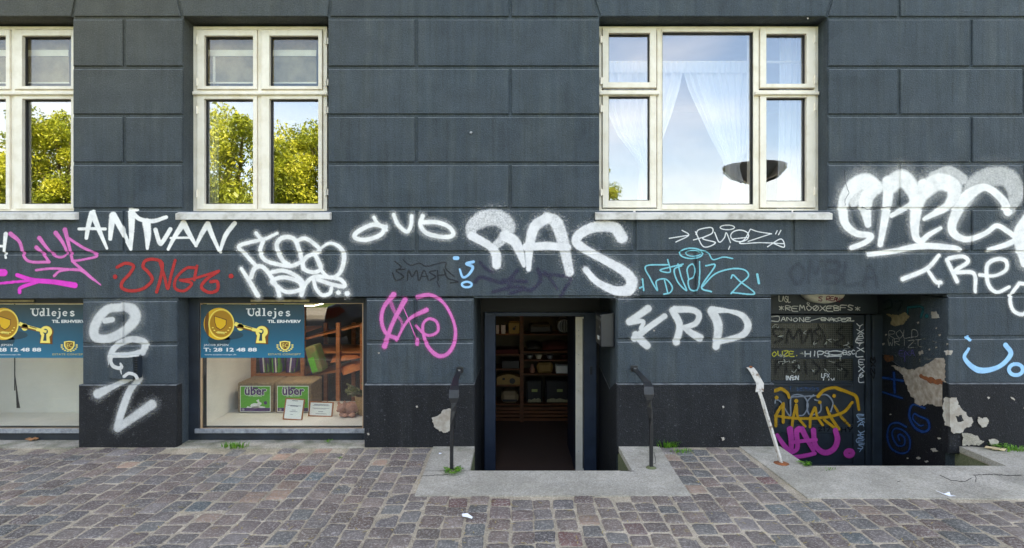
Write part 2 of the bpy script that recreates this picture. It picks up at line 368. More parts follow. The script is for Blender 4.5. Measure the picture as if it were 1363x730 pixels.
# wall core with the openings left out
OP = {  # name: (x0, x1, z0, z1, depth)
 'w1': (X(-84), X(W1R), 2.02, Z(22), .32), 'w2': (X(W2L), X(W2R), 2.02, Z(22), .32), 'w3': (X(W3L), X(W3R), 2.02, Z(22), .32),
 's1': (X(-140), X(109), -.06, Z(397), .32), 's2': (X(236), X(487.5), -.06, Z(397), .32),
 'd1': (X(630.5), X(821), -.06, Z(395.5), 1.08), 'd2': (X(1027), X(1262), -.06, Z(383), 1.08)}
mb = MB(); y0, y1 = .015, .34
XA, XB = -15.0, 15.0
def wallstrip(z0, z1, ops):
    xs = XA
    for o in ops:
        a = OP[o]; mb.box(xs, a[0], y0, y1, z0, z1); xs = a[1]
    mb.box(xs, XB, y0, y1, z0, z1)
wallstrip(OP['w1'][3], ZT, [])
wallstrip(2.02, OP['w1'][3], ['w1', 'w2', 'w3'])
wallstrip(OP['d2'][3], 2.02, [])
wallstrip(OP['s1'][3], OP['d2'][3], ['d2'])
wallstrip(OP['d1'][3], OP['s1'][3], ['d1', 'd2'])
wallstrip(-.06, OP['d1'][3], ['s1', 's2', 'd1', 'd2'])
# the z of s1 top is above d1 top: fill the thin strip over the shop windows
mb.build('wall_core', M['wall'], bld)
# deep reveals of the two basement entrances (wall thickness below the pavement too)
def deep(o, matl, left=True):
    x0, x1, _, zt, d = OP[o]; q = MB()
    q.box(x0-.25, x0-.0005, y1+.001, 1.12, -.70, zt+.2); q.box(x1+.0005, x1+.25, y1+.001, 1.12, -.70, zt+.2)
    q.box(x0-.25, x0-.0005, .03, y1, -.70, -.0605); q.box(x1+.0005, x1+.25, .03, y1, -.70, -.0605)
    q.box(x0, x1, y1+.001, 1.12, zt, zt+.2)
    return q.build('entrance_reveal', matl, bld)
deep('d1', M['reveal']); deep('d2', M['reveal'])
# skins: black-painted reveal faces (upper slate, lower black with a slanting top edge)
q = MB(); xr = OP['d1'][1]-.002
q.prism([(.03, Z(510)), (.35, .42), (1.06, .52), (1.06, -.64), (.03, -.64)], lambda p: (xr-.003, p[0], p[1]), lambda p: (xr+.001, p[0], p[1])); q.build('black_reveal_paint', M['tar'], bld)
q = MB(); xr = OP['d1'][0]+.002
q.prism([(.03, Z(512)), (1.06, .5), (1.06, -.64), (.03, -.64)], lambda p: (xr+.003, p[0], p[1]), lambda p: (xr-.001, p[0], p[1])); q.build('black_reveal_paint', M['tar'], bld)
xr2 = OP['d2'][1]-.002
q = MB(); q.prism([(.03, .50), (.35, .50), (1.06, .72), (1.06, -.64), (.03, -.64)], lambda p: (xr2-.003, p[0], p[1]), lambda p: (xr2+.001, p[0], p[1])); q.build('black_reveal_paint', M['tar'], bld)
# rest of the block: roof, back and end walls keep the street in shade
q = MB(); q.box(XA, XB, y1+.01, 11, ZT-.3, ZT); q.box(XA, XA+.3, y1+.01, 11, -.06, ZT-.31); q.box(XB-.3, XB, y1+.01, 11, -.06, ZT-.31); q.box(XA, XB, 11.01, 11.3, -.06, ZT)
q.build('outer_shell', M['wall'], bld)
# rooms
q = MB()
q.box(-7, 7, y1+.002, 5.2, 1.72, 1.98)            # floor between shop and flat
q.box(-7, 7, y1+.002, 5.2, 4.25, 4.40)            # flat ceiling
q.box(-7, 7, 5.0, 5.19, 1.99, 4.24)
q.box(-3.55, -3.45, y1+.002, 4.99, 1.99, 4.24); q.box(-1.2, -1.1, y1+.002, 4.99, 1.99, 4.24); q.box(-7.2, -7, y1, 5, -.7, 4.4); q.box(7, 7.2, y1, 5, -.7, 4.4)
q.build('flat_interior', M['cream'], bld)
q = MB(); q.box(-7, 7, 4.2, 4.3, -.64, 1.71); q.box(1.3, 1.4, 1.13, 4.19, -.64, 1.71); q.box(-.80, -.72, 1.13, 4.19, -.62, 1.71); q.build('shop_walls_and_baffle', M['dim_wall'], bld)  # the last box is an added baffle keeping rack lamp light off the shelves
q = MB(); q.box(-7, 7, 1.0, 5.2, -.72, -.622); q.build('shop_floor', M['dark_floor'], bld)

# cornice moulding in the flat's windows head
def frame_rect(mb, xo0, xo1, zo0, zo1, xi0, xi1, zi0, zi1, y0, y1):
    mb.box(xo0, xi0, y0, y1, zo0, zo1); mb.box(xi1, xo1, y0, y1, zo0, zo1); mb.box(xi0, xi1, y0, y1, zo0, zi0); mb.box(xi0, xi1, y0, y1, zi1, zo1)
def window(px0, px1, sashes, fixed, mull, trans, ox, gl_up, gl_low, label):
    YF = .165
    x0, x1 = X(px0, .2), X(px1, .2); zt, zb = Z(37.5, .2), Z(283, .2)
    q = MB(); t = .035
    q.box(x0, x0+t, YF, .30, zb, zt); q.box(x1-t, x1, YF, .30, zb, zt); q.box(x0+t, x1-t, YF, .30, zt-.03, zt); q.box(x0+t, x1-t, YF, .30, zb, zb+.03)
    for a, b in mull: q.box(X(a, .2), X(b, .2), YF, .30, zb+.03, zt-.03)
    # timber behind the rail
    for a, b in trans:
        q.box(X(a, .2)+.01, X(b, .2)-.01, YF+.005, .30, Z(127, .2), Z(121.5, .2))
    win = q.build('window', M['white_wood'], bld, bevel=.0025); win['label'] = label
    q = MB()
    for a, b in trans:
        q.cbox(X(a, .15), X(b, .15), .125, YF+.004, Z(126.3, .13), Z(122, .13), .006)
    q.build('transom_rail', M['white_wood'], win)
    for (ax, ay, bx, by, g) in sashes:
        so = [X(ax, .2), X(bx, .2), Z(by, .2), Z(ay, .2)]; gi = [X(g[0], .2), X(g[2], .2), Z(g[3], .2), Z(g[1], .2)]
        q = MB(); frame_rect(q, so[0], so[1], so[2], so[3], gi[0], gi[1], gi[2], gi[3], .150, .20)
        # stepped inner bead
        q2 = q; e = .009
        s = q.build('casement', M['white_wood'], win, bevel=.002)
        q = MB(); frame_rect(q, gi[0], gi[1], gi[2], gi[3], gi[0]+e, gi[1]-e, gi[2]+e, gi[3]-e, .185, .205); q.build('glazing_seal', M['seal'], win)
        q = MB(); q.box(gi[0]+.002, gi[1]-.002, .2, .204, gi[2]+.002, gi[3]-.002); q.build('pane', gl_up if ay < 100 else gl_low, win)
    for g in fixed:
        q = MB(); frame_rect(q, X(g[0]-1, .2), X(g[2]+1, .2), Z(g[3]+6.5, .2), Z(g[1]-4.5, .2), X(g[0], .2), X(g[2], .2), Z(g[3], .2), Z(g[1], .2), .155, .2); q.build('fixed_bead', M['white_wood'], win, bevel=.002)
        gi = [X(g[0], .2), X(g[2], .2), Z(g[3], .2), Z(g[1], .2)]; e = .009
        q = MB(); frame_rect(q, gi[0], gi[1], gi[2], gi[3], gi[0]+e, gi[1]-e, gi[2]+e, gi[3]-e, .180, .205); q.build('glazing_seal', M['seal'], win)
        q = MB(); q.box(gi[0]+.002, gi[1]-.002, .2, .204, gi[2]+.002, gi[3]-.002); q.build('pane', gl_low, win)
    # hinges
    for (hx, hy) in ox:
        c = P(hx, hy, .155); q = MB(); q.tube([(c.x, .145, c.z-.035), (c.x, .145, c.z+.035)], .0075, 8); q.box(c.x-.006, c.x+.022, .1478, .151, c.z-.028, c.z+.028); q.build('hinge', M['white_wood'], win)
    return win
def wset(s): return [(266+s, 43, 345+s, 121, (275.5+s, 50.5, 340+s, 117)), (351+s, 43, 431+s, 121, (361.5+s, 50.5, 426+s, 117)),
                     (266+s, 128, 345+s, 279.5, (275.5+s, 134, 340+s, 272.5)), (351+s, 128, 431+s, 279, (361.5+s, 134, 426+s, 272.5))]
wa = window(260-326, 437-326, wset(-326), [], [(345.5-326, 350.5-326)], [(257-326, 437-326)], [(262-326, 60), (262-326, 110)], M['glass_up'], M['glass_tree'], 'leftmost white four-pane window, cut by the photo edge')
wb = window(260, 437, wset(0), [], [(345.5, 350.5)], [(257.5, 437)], [(262.5, 55), (262.5, 110), (262.5, 147), (262.5, 258), (434, 55), (434, 110), (434, 147), (434, 256)], M['glass_up'], M['glass_tree'], 'white four-pane window reflecting yellow-green trees')
wc = window(795, 1086.5, [(801, 40, 872, 119, (809, 47, 863.5, 112)), (801, 124.5, 872, 277.3, (809, 130, 863.5, 268)), (1009, 40, 1082, 119, (1017, 48, 1070, 114)), (1009, 124.5, 1082, 277.3, (1017, 132, 1070, 269))],
       [(880, 45, 1000, 273)], [(873.5, 880), (1000, 1008)], [(797, 877), (1004, 1089)], [(1084, 53), (1084, 107), (1084, 143), (1084, 255), (799.5, 53), (799.5, 108), (799.5, 145), (799.5, 256)], M['glass_sky'], M['glass_sky'], 'wide white window with large middle pane reflecting blue sky')
def sill(pa, pb, win, xw0, xw1):
    x0, x1 = X(pa, -.05), X(pb, -.05); q = MB()
    zf0, zf1 = Z(292.5, -.05), Z(284.5, -.05)
    n = 40; rows = []
    for i in range(n+1):
        x = x0+(x1-x0)*i/n; j = random.uniform(-.0015, .0015); k = random.uniform(-.002, .002)
        rows.append([(x, -.05+k, zf0+j), (x, -.052+k, zf1+j*.4), (x, -.002, zf1+.016), (x, -.002, zf0+.004)])
    v = [p for r in rows for p in r]; f = []
    for i in range(n):
        for a in range(4):
            b = (a+1) % 4; f.append((i*4+a, i*4+b, (i+1)*4+b, (i+1)*4+a))
    f += [(0, 3, 2, 1), (n*4, n*4+1, n*4+2, n*4+3)]; q.add(v, f)
    a, b = OP[win][0]+.001, OP[win][1]-.001
    q.prism([(-.001, zf1+.014), (.30, zf1+.062), (.30, 2.0), (-.001, 2.0)], lambda p: (a, p[0], p[1]), lambda p: (b, p[0], p[1]))
    return q
sill(-90, 99.5, 'w1', 0, 0).build('sill', M['sill'], wa)
sill(233.5, 439, 'w2', 0, 0).build('sill', M['sill'], wb)
sill(793, 1108, 'w3', 0, 0).build('sill', M['sill'], wc)

# shop windows (frame, metal strip, pane)
def shopwin(o, g0, g1, label):
    a, b = OP[o][0], OP[o][1]; zt = OP[o][3]; yf = .17
    q = MB(); gx0, gx1 = g0, g1; gz1 = Z(403.5, .2); gz0 = Z(571, .2)
    q.box(a+.001, gx0, yf, .30, .0, zt-.001); q.box(gx1, b-.001, yf, .30, .0, zt-.001)
    q.box(gx0, gx1, yf, .30, gz1, zt-.001); q.box(gx0, gx1, yf, .30, .0, gz0)
    s = q.build('shop_window', M['dark_frame'], bld, bevel=.003); s['label'] = label
    q = MB(); q.box(gx0-.03, gx1+.03, yf-.022, yf-.001, Z(577, .15), Z(571.2, .15)); q.build('sill_strip', M['alu'], s, bevel=.002)
    q = MB(); e = .012; frame_rect(q, gx0, gx1, gz0, gz1, gx0+e, gx1-e, gz0+e*.6, gz1-e*.6, .19, .205); q.build('glazing_bead', mat('pale_timber_bead', lin(190, 160, 125), .5), s)
    q = MB(); q.box(gx0+.002, gx1-.002, .205, .210, gz0+.002, gz1-.002); q.build('pane', M['glass_shop'], s)
    return s
s1 = shopwin('s1', X(-125, .2), X(122, .2), 'left shop window showing bare white display box')
s2 = shopwin('s2', X(267.5, .2), X(484.5, .2), 'shop window with pet bedding bales on display')
for (a, b, s) in ((333, 411, s2), (-10, 44, s1)):
    q = MB(); q.box(X(a, .15), X(b, .15), .155, .1695, Z(402.4, .15), Z(399.2, .15)); q.build('vent_strip', M['brass'], s, bevel=.002)
# display boxes
def box_open(q, x0, x1, y0, y1, z0, z1, back=True, right=True):
    q.box(x0-.02, x0, y0, y1, z0-.02, z1); q.box(x0, x1, y0, y1, z0-.02, z0)
    if right: q.box(x1, x1+.02, y0, y1, z0-.02, z1)
    if back: q.box(x0, x1, y1-.02, y1, z0, z1)
q = MB(); box_open(q, X(-118, .3), X(140, .3), .31, .85, .075, 1.45); q.build('display_box', M['white_board'], s1)
q = MB(); q.prism([(X(20.5, .83), .35+.1), (X(25, .83), .20), (X(27, .83), .12), (X(22.5, .83), .12)], lambda p: (p[0], .826, p[1]), lambda p: (p[0], .832, p[1])); q.box(X(19.2, .83), X(20.4, .83), .826, .832, .3, 1.2); q.build('backing_gap', M['seal'], s1)
q = MB(); box_open(q, X(268, .31), X(500, .31), .31, 1.30, .078, 1.5, back=False, right=False); q.build('display_box', M['white_board'], s2)
q = MB(); q.box(X(268,.31), 1.2, 1.2, 2.6, 1.36, 1.40); q.build('lowered_ceiling', M['cream'], bld)

# ------------------------------------------------------------------ doors
# centre entrance: slate frame with white leaf folded inward
YD = 1.0
q = MB(); x0, x1 = OP['d1'][0], OP['d1'][1]
q.box(x0+.001, x1-.001, YD+.02, 1.10, Z(415.5, YD), OP['d1'][3]-.001); q.build('transom_board', M['black'], bld)
q = MB(); fx0, fx1 = X(645, YD), X(793.5, YD); gx0, gx1 = X(659.5, YD), X(777, YD)
q.box(fx0, gx0, YD-.03, 1.09, -.62, Z(415.5, YD)-.001); q.box(gx1, fx1, YD-.03, 1.09, -.62, Z(415.5, YD)-.001); q.box(gx0, gx1, YD-.03, 1.09, Z(421, YD), Z(415.5, YD)-.001)
door1 = q.build('door', M['blue_frame'], bld, bevel=.004); door1['label'] = 'open middle basement door in slate-blue frame'
q = MB(); q.box(x0+.002, fx0-.001, YD+.04, 1.09, -.62, Z(415.5, YD)-.002); q.box(fx1+.001, x1-.002, YD+.04, 1.09, -.62, Z(415.5, YD)-.002); q.build('side_filler', M['black'], door1)
q = MB(); q.box(X(766, YD), X(776.5, YD), YD-.015, YD+.9, -.60, Z(422, YD)); lf = q.build('leaf', M['blue_frame'], door1); lf['label'] = 'door leaf with white edge, swung inward'
q = MB(); q.box(X(766, YD)-.001, X(776.5, YD)+.001, YD-.019, YD-.0155, -.60, Z(422, YD)+.0005); q.build('leaf_edge', M['white_wood'], door1)
q = MB(); q.box(X(774.4, YD+.05), X(775.6, YD+.05), YD-.024, YD-.0195, -.55, Z(424, YD)); q.build('leaf_seal', M['seal'], door1)
q = MB()
for py in (440, 447, 472, 485, 520, 560, 600): q.disc((X(770, YD), YD-.0192, Z(py, YD)), (0, -1, 0), .004, .003, 10)
q.build('lock_screw', M['steel'], door1)
q = MB(); q.box(X(784.5, YD), X(788, YD), YD-.038, YD-.0305, Z(498, YD), Z(487, YD)); q.build('strike_plate', M['dark_frame'], door1)
# right basement door
Y2 = .95; x0, x1 = OP['d2'][0], OP['d2'][1]
q = MB(); q.box(x0+.001, x1-.001, .05, .30, Z(392.5, .05), OP['d2'][3]-.001); q.build('lintel_beam', M['reveal'], bld, bevel=.01)
q = MB(); lx0, lx1 = X(1000, Y2), X(1151, Y2); tz = Z(418.5, Y2)
q.box(x0+.001, x1-.001, Y2+.01, 1.10, tz+.001, OP['d2'][3]-.001)
q.box(x0+.001, lx0, Y2-.03, 1.10, -.64, tz); q.box(lx1, x1-.001, Y2-.02, 1.10, -.64, tz)
door2 = q.build('door', M['door_dark'], bld, bevel=.005); door2['label'] = 'closed right basement door covered with graffiti'
q = MB(); q.box(X(1157, Y2), X(1171, Y2), Y2-.06, Y2-.021, -.64, tz); q.build('frame_post', M['door_dark'], door2, bevel=.006)
q = MB()
def rail(a, b, c, d, y0, y1): q.box(X(a, Y2), X(c, Y2), y0, y1, Z(d, Y2), Z(b, Y2))
rail(1000, 419.5, 1012, 640, Y2, 1.0); rail(1136, 419.5, 1150.5, 640, Y2, 1.0)
rail(1012, 419.5, 1136, 430.5, Y2, 1.0); rail(1012, 464.5, 1136, 478, Y2, 1.0); rail(1012, 507, 1136, 523, Y2, 1.0)
rail(1012, 565.5, 1136, 576.5, Y2, 1.0); rail(1012, 618.5, 1136, 640, Y2, 1.0)
leaf = q.build('leaf', M['door_dark'], door2, bevel=.003)
q = MB(); rail(1012, 523, 1136, 565.5, Y2+.018, 1.0); rail(1012, 576.5, 1136, 618.5, Y2+.018, 1.0); q.build('door_panel', M['door_dark'], door2)
q = MB(); q.box(X(1002, .9), X(1137, .9), Y2-.025, Y2-.001, Z(513.5, Y2), Z(510, Y2)); q.build('weather_bar', M['door_dark'], door2, bevel=.003)
# wired glass: dark panes with a wire grid in front
mg = mat('dirty_wired_glass', lin(46, 48, 42), .25, spec=.6); M['wired'] = mg
for a, b in ((430.5, 464.5), (478, 507)):
    q = MB(); rail(1012, a, 1136, b, Y2+.02, Y2+.03); q.build('wired_pane', mg, door2)
q = MB(); step = .022
for a, b in ((430.5, 464.5), (478, 507)):
    xx = X(1012, Y2)
    while xx < X(1136, Y2): q.box(xx, xx+.0028, Y2+.0170, Y2+.0198, Z(b, Y2), Z(a, Y2)); xx += step
    zz = Z(b, Y2)
    while zz < Z(a, Y2): q.box(X(1012, Y2), X(1136, Y2), Y2+.0140, Y2+.0168, zz, zz+.0028); zz += step
o = q.build('wire_grid', mat('wire_grid', lin(70, 72, 62), .5), door2); o['kind'] = 'stuff'

# ------------------------------------------------------------------ ground, pits, aprons
pits = [(X(633)-.01, .903, -.61), (2.30, 3.87, -.505)]
def sheet_with_pits(x0, x1, ya, yb, z0, z1, name, matl, parent=None):
    q = MB(); xs = x0
    for (a, b, yf) in pits:
        q.box(xs, a, ya, yb, z0, z1); q.box(a, b, ya, yf, z0, z1); xs = b
    q.box(xs, x1, ya, yb, z0, z1); return q.build(name, matl, parent)
pav = empty('pavement', (0, -2, 0), kind='structure')
sheet_with_pits(-14, 14, -4.0, .019, -.05, -.0035, 'joint_bed', M['mortar'], pav)
for i, (a, b, yf) in enumerate(pits):
    q = MB(); q.box(a-.12, b+.12, yf-.12, 1.12, -.72, -.645); q.box(a-.12, a, yf, .028, -.644, -.0505); q.box(b, b+.12, yf, .028, -.644, -.0505); q.box(a-.12, b+.12, yf-.12, yf, -.644, -.0505)
    nst = 2
    for k in range(nst): q.box(a+.001, b-.001, yf+.001, yf+.26*(nst-k), -.644, -.22*(k+1) if k == 0 else -.44) if k == 0 else None
    q.box(a+.001, b-.001, yf+.001, yf+.30, -.643, -.24); q.box(a+.001, b-.001, yf+.301, yf+.60, -.643, -.45)
    tag(q.build('basement_steps', M['pit']), kind='structure')
# concrete aprons as polygons on the ground around the pits
def poly_slab(name, polys, matl, zt=.006, zb=-.04):
    q = MB()
    for p in polys: q.prism([(v[0], v[1]) for v in p], lambda a: (a[0], a[1], zt), lambda a: (a[0], a[1], zb))
    o = q.build(name, matl); bm = bmesh.new(); bm.from_mesh(o.data); bmesh.ops.recalc_face_normals(bm, faces=bm.faces); bm.to_mesh(o.data); bm.free(); return o
g = lambda a, b: tuple(G(a, b)[:2])
a, b, yf = pits[0]
AF1 = g(553, 661)[1]
ap1 = [[(g(577, 595)[0], -.0285), (a+.004, -.0285), (a+.004, yf-.004), (g(553, 661)[0]-.012, yf-.004), ], [(g(553, 661)[0]-.012, yf+.004), (g(918, 661)[0]+.026, yf+.004), g(920, 661), g(552, 661)],
       [(b-.004, -.0285), (g(876, 593)[0], -.0285), (g(918, 661)[0]+.026, yf+.0035), (b-.004, yf+.0035)]]
tag(poly_slab('door_apron', ap1, M['concrete']), kind='structure')
a, b, yf = pits[1]
xw = g(980, 592)[0]; fr = g(1075, 664)
XE = 7.0
ap2 = [[(xw, -.0285), (a+.004, -.0285), (a+.004, yf+.0035), (fr[0]-.018, yf+.0035)], [(fr[0]-.018, yf+.004), (XE, yf+.004), (XE, g(1363, 668)[1]), fr], [(b-.004, -.0285), (g(1285, 592)[0], -.0285), (4.75, -.31), (4.9, yf+.0035), (b-.004, yf+.0035)]]
tag(poly_slab('basement_apron', ap2, M['concrete']), kind='structure')
# concrete strip in the shop window recesses and along the wall
q = MB()
for o in ('s1', 's2'): q.box(OP[o][0]+.001, OP[o][1]-.001, -.03, .30, -.0595, -.001)
q.box(X(-140), X(107), -.055, -.0305, -.03, .004); q.box(X(240), X(485), -.055, -.0305, -.03, .004)
tag(q.build('ledge', M['concrete']), kind='structure')

# setts: courses run towards the wall, joints staggered
def inpoly(x, y, poly):
    c = False; n = len(poly)
    for i in range(n):
        x1_, y1_ = poly[i]; x2_, y2_ = poly[(i+1) % n]
        if (y1_ > y) != (y2_ > y) and x < (x2_-x1_)*(y-y1_)/(y2_-y1_)+x1_: c = not c
    return c
aprons = [[(g(577, 595)[0], .0), (g(876, 593)[0], 0), g(920, 661), g(552, 661)], [(xw, 0), (4.4, 0), (4.75, -.31), (XE, -.5), (XE, g(1363, 668)[1]), fr, ]]
tints = [lin(92, 80, 74), lin(100, 90, 83), lin(84, 82, 80), lin(88, 78, 76), lin(98, 84, 76), lin(76, 84, 84), lin(94, 91, 90), lin(88, 76, 72), lin(82, 87, 87), lin(104, 96, 90), lin(92, 84, 76), lin(72, 72, 74)]
rare = [lin(140, 116, 96), lin(92, 64, 60), lin(112, 110, 110), lin(68, 86, 90), lin(126, 108, 92)]
def sett_geo(cx, cy, w, l, z):
    # rounded, slightly irregular top with a worn rim
    pw, pl = w/2, l/2; ring = []
    js = [random.uniform(-.005, .005) for _ in range(4)]; cr_ = random.uniform(.10, .3)
    for (sx_, sy_) in ((1, 1), (-1, 1), (-1, -1), (1, -1)):
        cj = (random.uniform(-.004, .004), random.uniform(-.004, .004))
        for (a_, b_) in (((1, 1-cr_), (1-cr_*.35, 1-cr_*.35), (1-cr_, 1), (.3, 1)) if sx_*sy_ > 0 else ((.3, 1), (1-cr_, 1), (1-cr_*.35, 1-cr_*.35), (1, 1-cr_))):
            x = sx_*a_*pw+cj[0]+random.uniform(-.0015, .0015); y = sy_*b_*pl+cj[1]+random.uniform(-.0015, .0015); ring.append((x+js[0]*(y/pl), y+js[1]*(x/pw)))
    n = len(ring); tx, ty = random.uniform(-.03, .03), random.uniform(-.03, .03)
    v = []
    for sc, dz in ((1.0, -.03), (1.0, -.006), (.94, -.001), (.6, .0)):
        for (x, y) in ring: v.append((cx+x*sc, cy+y*sc, z+dz+(tx*x+ty*y)*(.6 if dz > -.02 else 0)+random.uniform(-.0007, .0007)))
    f = []
    for i in range(3):
        for k in range(n): f.append((i*n+k, i*n+(k+1) % n, (i+1)*n+(k+1) % n, (i+1)*n+k))
    f.append(tuple(3*n+k for k in range(n)))
    return v, f
setts = []
cx = -9.0
while cx < 9.0:
    wc_ = random.uniform(.128, .152); cy = -.034-random.choice([0, .0, .02, .05]); bend = random.uniform(-.004, .004)
    while cy > -3.9:
        l = random.uniform(.125, .185); mx_, my_ = cx+wc_/2+bend*cy, cy-l/2
        ok = not any(inpoly(mx_, my_, p_) for p_ in aprons)
        if ok and not (-5.45 < mx_ < -3.8 and my_+l/2 > -.05) and not (-2.95 < mx_ < -1.32 and my_+l/2 > -.05):
            setts.append((mx_, my_, wc_-random.uniform(.007, .018), l-random.uniform(.007, .018)))
        cy -= l
    cx += wc_
# narrow cut stones fill what the grid left beside the aprons
inview = []
rest = []
for s in setts:
    z = D+s[1]; pxx = PX+s[0]*F/z; pyy = PY+H*F/z
    (inview if (-15 < pxx < 1378 and pyy < 742) else rest).append((s[2]*s[3]*H/z**3, s))
inview.sort(key=lambda a: -a[0]); rest = [r[1] for r in rest]+[r[1] for r in inview[300:]]
def tint_mesh(me, cols):   # one colour per face
    at = me.attributes.new('tint', 'FLOAT_COLOR', 'FACE'); at.data.foreach_set('color', np.array(cols, dtype=np.float32).ravel())
def pick():
    c = random.choice(tints if random.random() > .10 else rare); k = random.uniform(.8, 1.75); return (c[0]*k*1.13, c[1]*k, c[2]*k*.90, 1)
for _, s in inview[:300]:
    v, f = sett_geo(0, 0, s[2], s[3], random.uniform(-.002, .003)); me = bpy.data.meshes.new('paving_stone'); me.from_pydata(v, [], f); me.materials.append(M['sett']); c = pick(); tint_mesh(me, [c]*len(f))
    me.polygons.foreach_set('use_smooth', [True]*len(f))
    o = bpy.data.objects.new('paving_stone', me); C.objects.link(o); o.location = (s[0], s[1], 0); setpar(o, pav)
V = []; Fc = []; cols = []
for s in rest:
    v, f = sett_geo(s[0], s[1], s[2], s[3], random.uniform(-.002, .003)); n = len(V); V += v; Fc += [tuple(i+n for i in q_) for q_ in f]; cols += [pick()]*len(f)
me = bpy.data.meshes.new('paving_stones'); me.from_pydata(V, [], Fc); me.materials.append(M['sett']); tint_mesh(me, cols); me.polygons.foreach_set('use_smooth', [True]*len(Fc))
o = bpy.data.objects.new('paving_stones', me); C.objects.link(o); setpar(o, pav); o['kind'] = 'stuff'

# street behind the viewer
q = MB(); q.box(-60, 60, -12.0, -4.16, -.30, -.12); tag(q.build('road', M['asphalt']), kind='structure')
q = MB(); q.box(-60, 60, -4.158, -4.003, -.30, -.005); q.box(-60, 60, -12.16, -12.003, -.3, 0); tag(q.build('kerb', M['concrete'], bevel=.012), kind='structure')
q = MB(); q.box(-60, -14.002, -4.0, .019, -.3, -.006); q.box(14.002, 60, -4.0, .019, -.3, -.006); q.box(-60, 60, -15, -12.162, -.3, -.004); tag(q.build('footpath', M['concrete']), kind='structure')
q = MB(); q.add([(-900, -900, -.32), (900, -900, -.32), (900, -.2, -.32), (-900, -.2, -.32)], [(0, 1, 2, 3)]); q.box(-60, 60, -90, -15.002, -.3, -.01)
q.add([(15.01, -.2, -.32), (900, -.2, -.32), (900, 900, -.32), (15.01, 900, -.32)], [(0, 1, 2, 3)]); q.add([(-900, -.2, -.32), (-15.01, -.2, -.32), (-15.01, 900, -.32), (-900, 900, -.32)], [(0, 1, 2, 3)])
tag(q.build('ground', M['grass_ground']), kind='structure')
exec_later = []

# ------------------------------------------------------------------ spray paint and marker tags: sheets that lie on the relief
def catmull(pts, n=10):
    pts = [np.array(p, float) for p in pts]
    if len(pts) == 1: return np.array(pts)
    if len(pts) == 2: return np.array([pts[0]+(pts[1]-pts[0])*t for t in np.linspace(0, 1, n)])
    q = [2*pts[0]-pts[1]]+pts+[2*pts[-1]-pts[-2]]; out = []
    for i in range(1, len(q)-2):
        for t in np.linspace(0, 1, n, endpoint=False):
            out.append(.5*((2*q[i])+(-q[i-1]+q[i+1])*t+(2*q[i-1]-5*q[i]+4*q[i+1]-q[i+2])*t*t+(-q[i-1]+3*q[i]-3*q[i+1]+q[i+2])*t**3))
    out.append(pts[-1]); return np.array(out)
layer = [0]
def ell(cx, cy, rx, ry, a0=0, a1=360, n=12):
    return [(cx+rx*math.cos(R(a)), cy+ry*math.sin(R(a))) for a in np.linspace(a0, a1, n)]
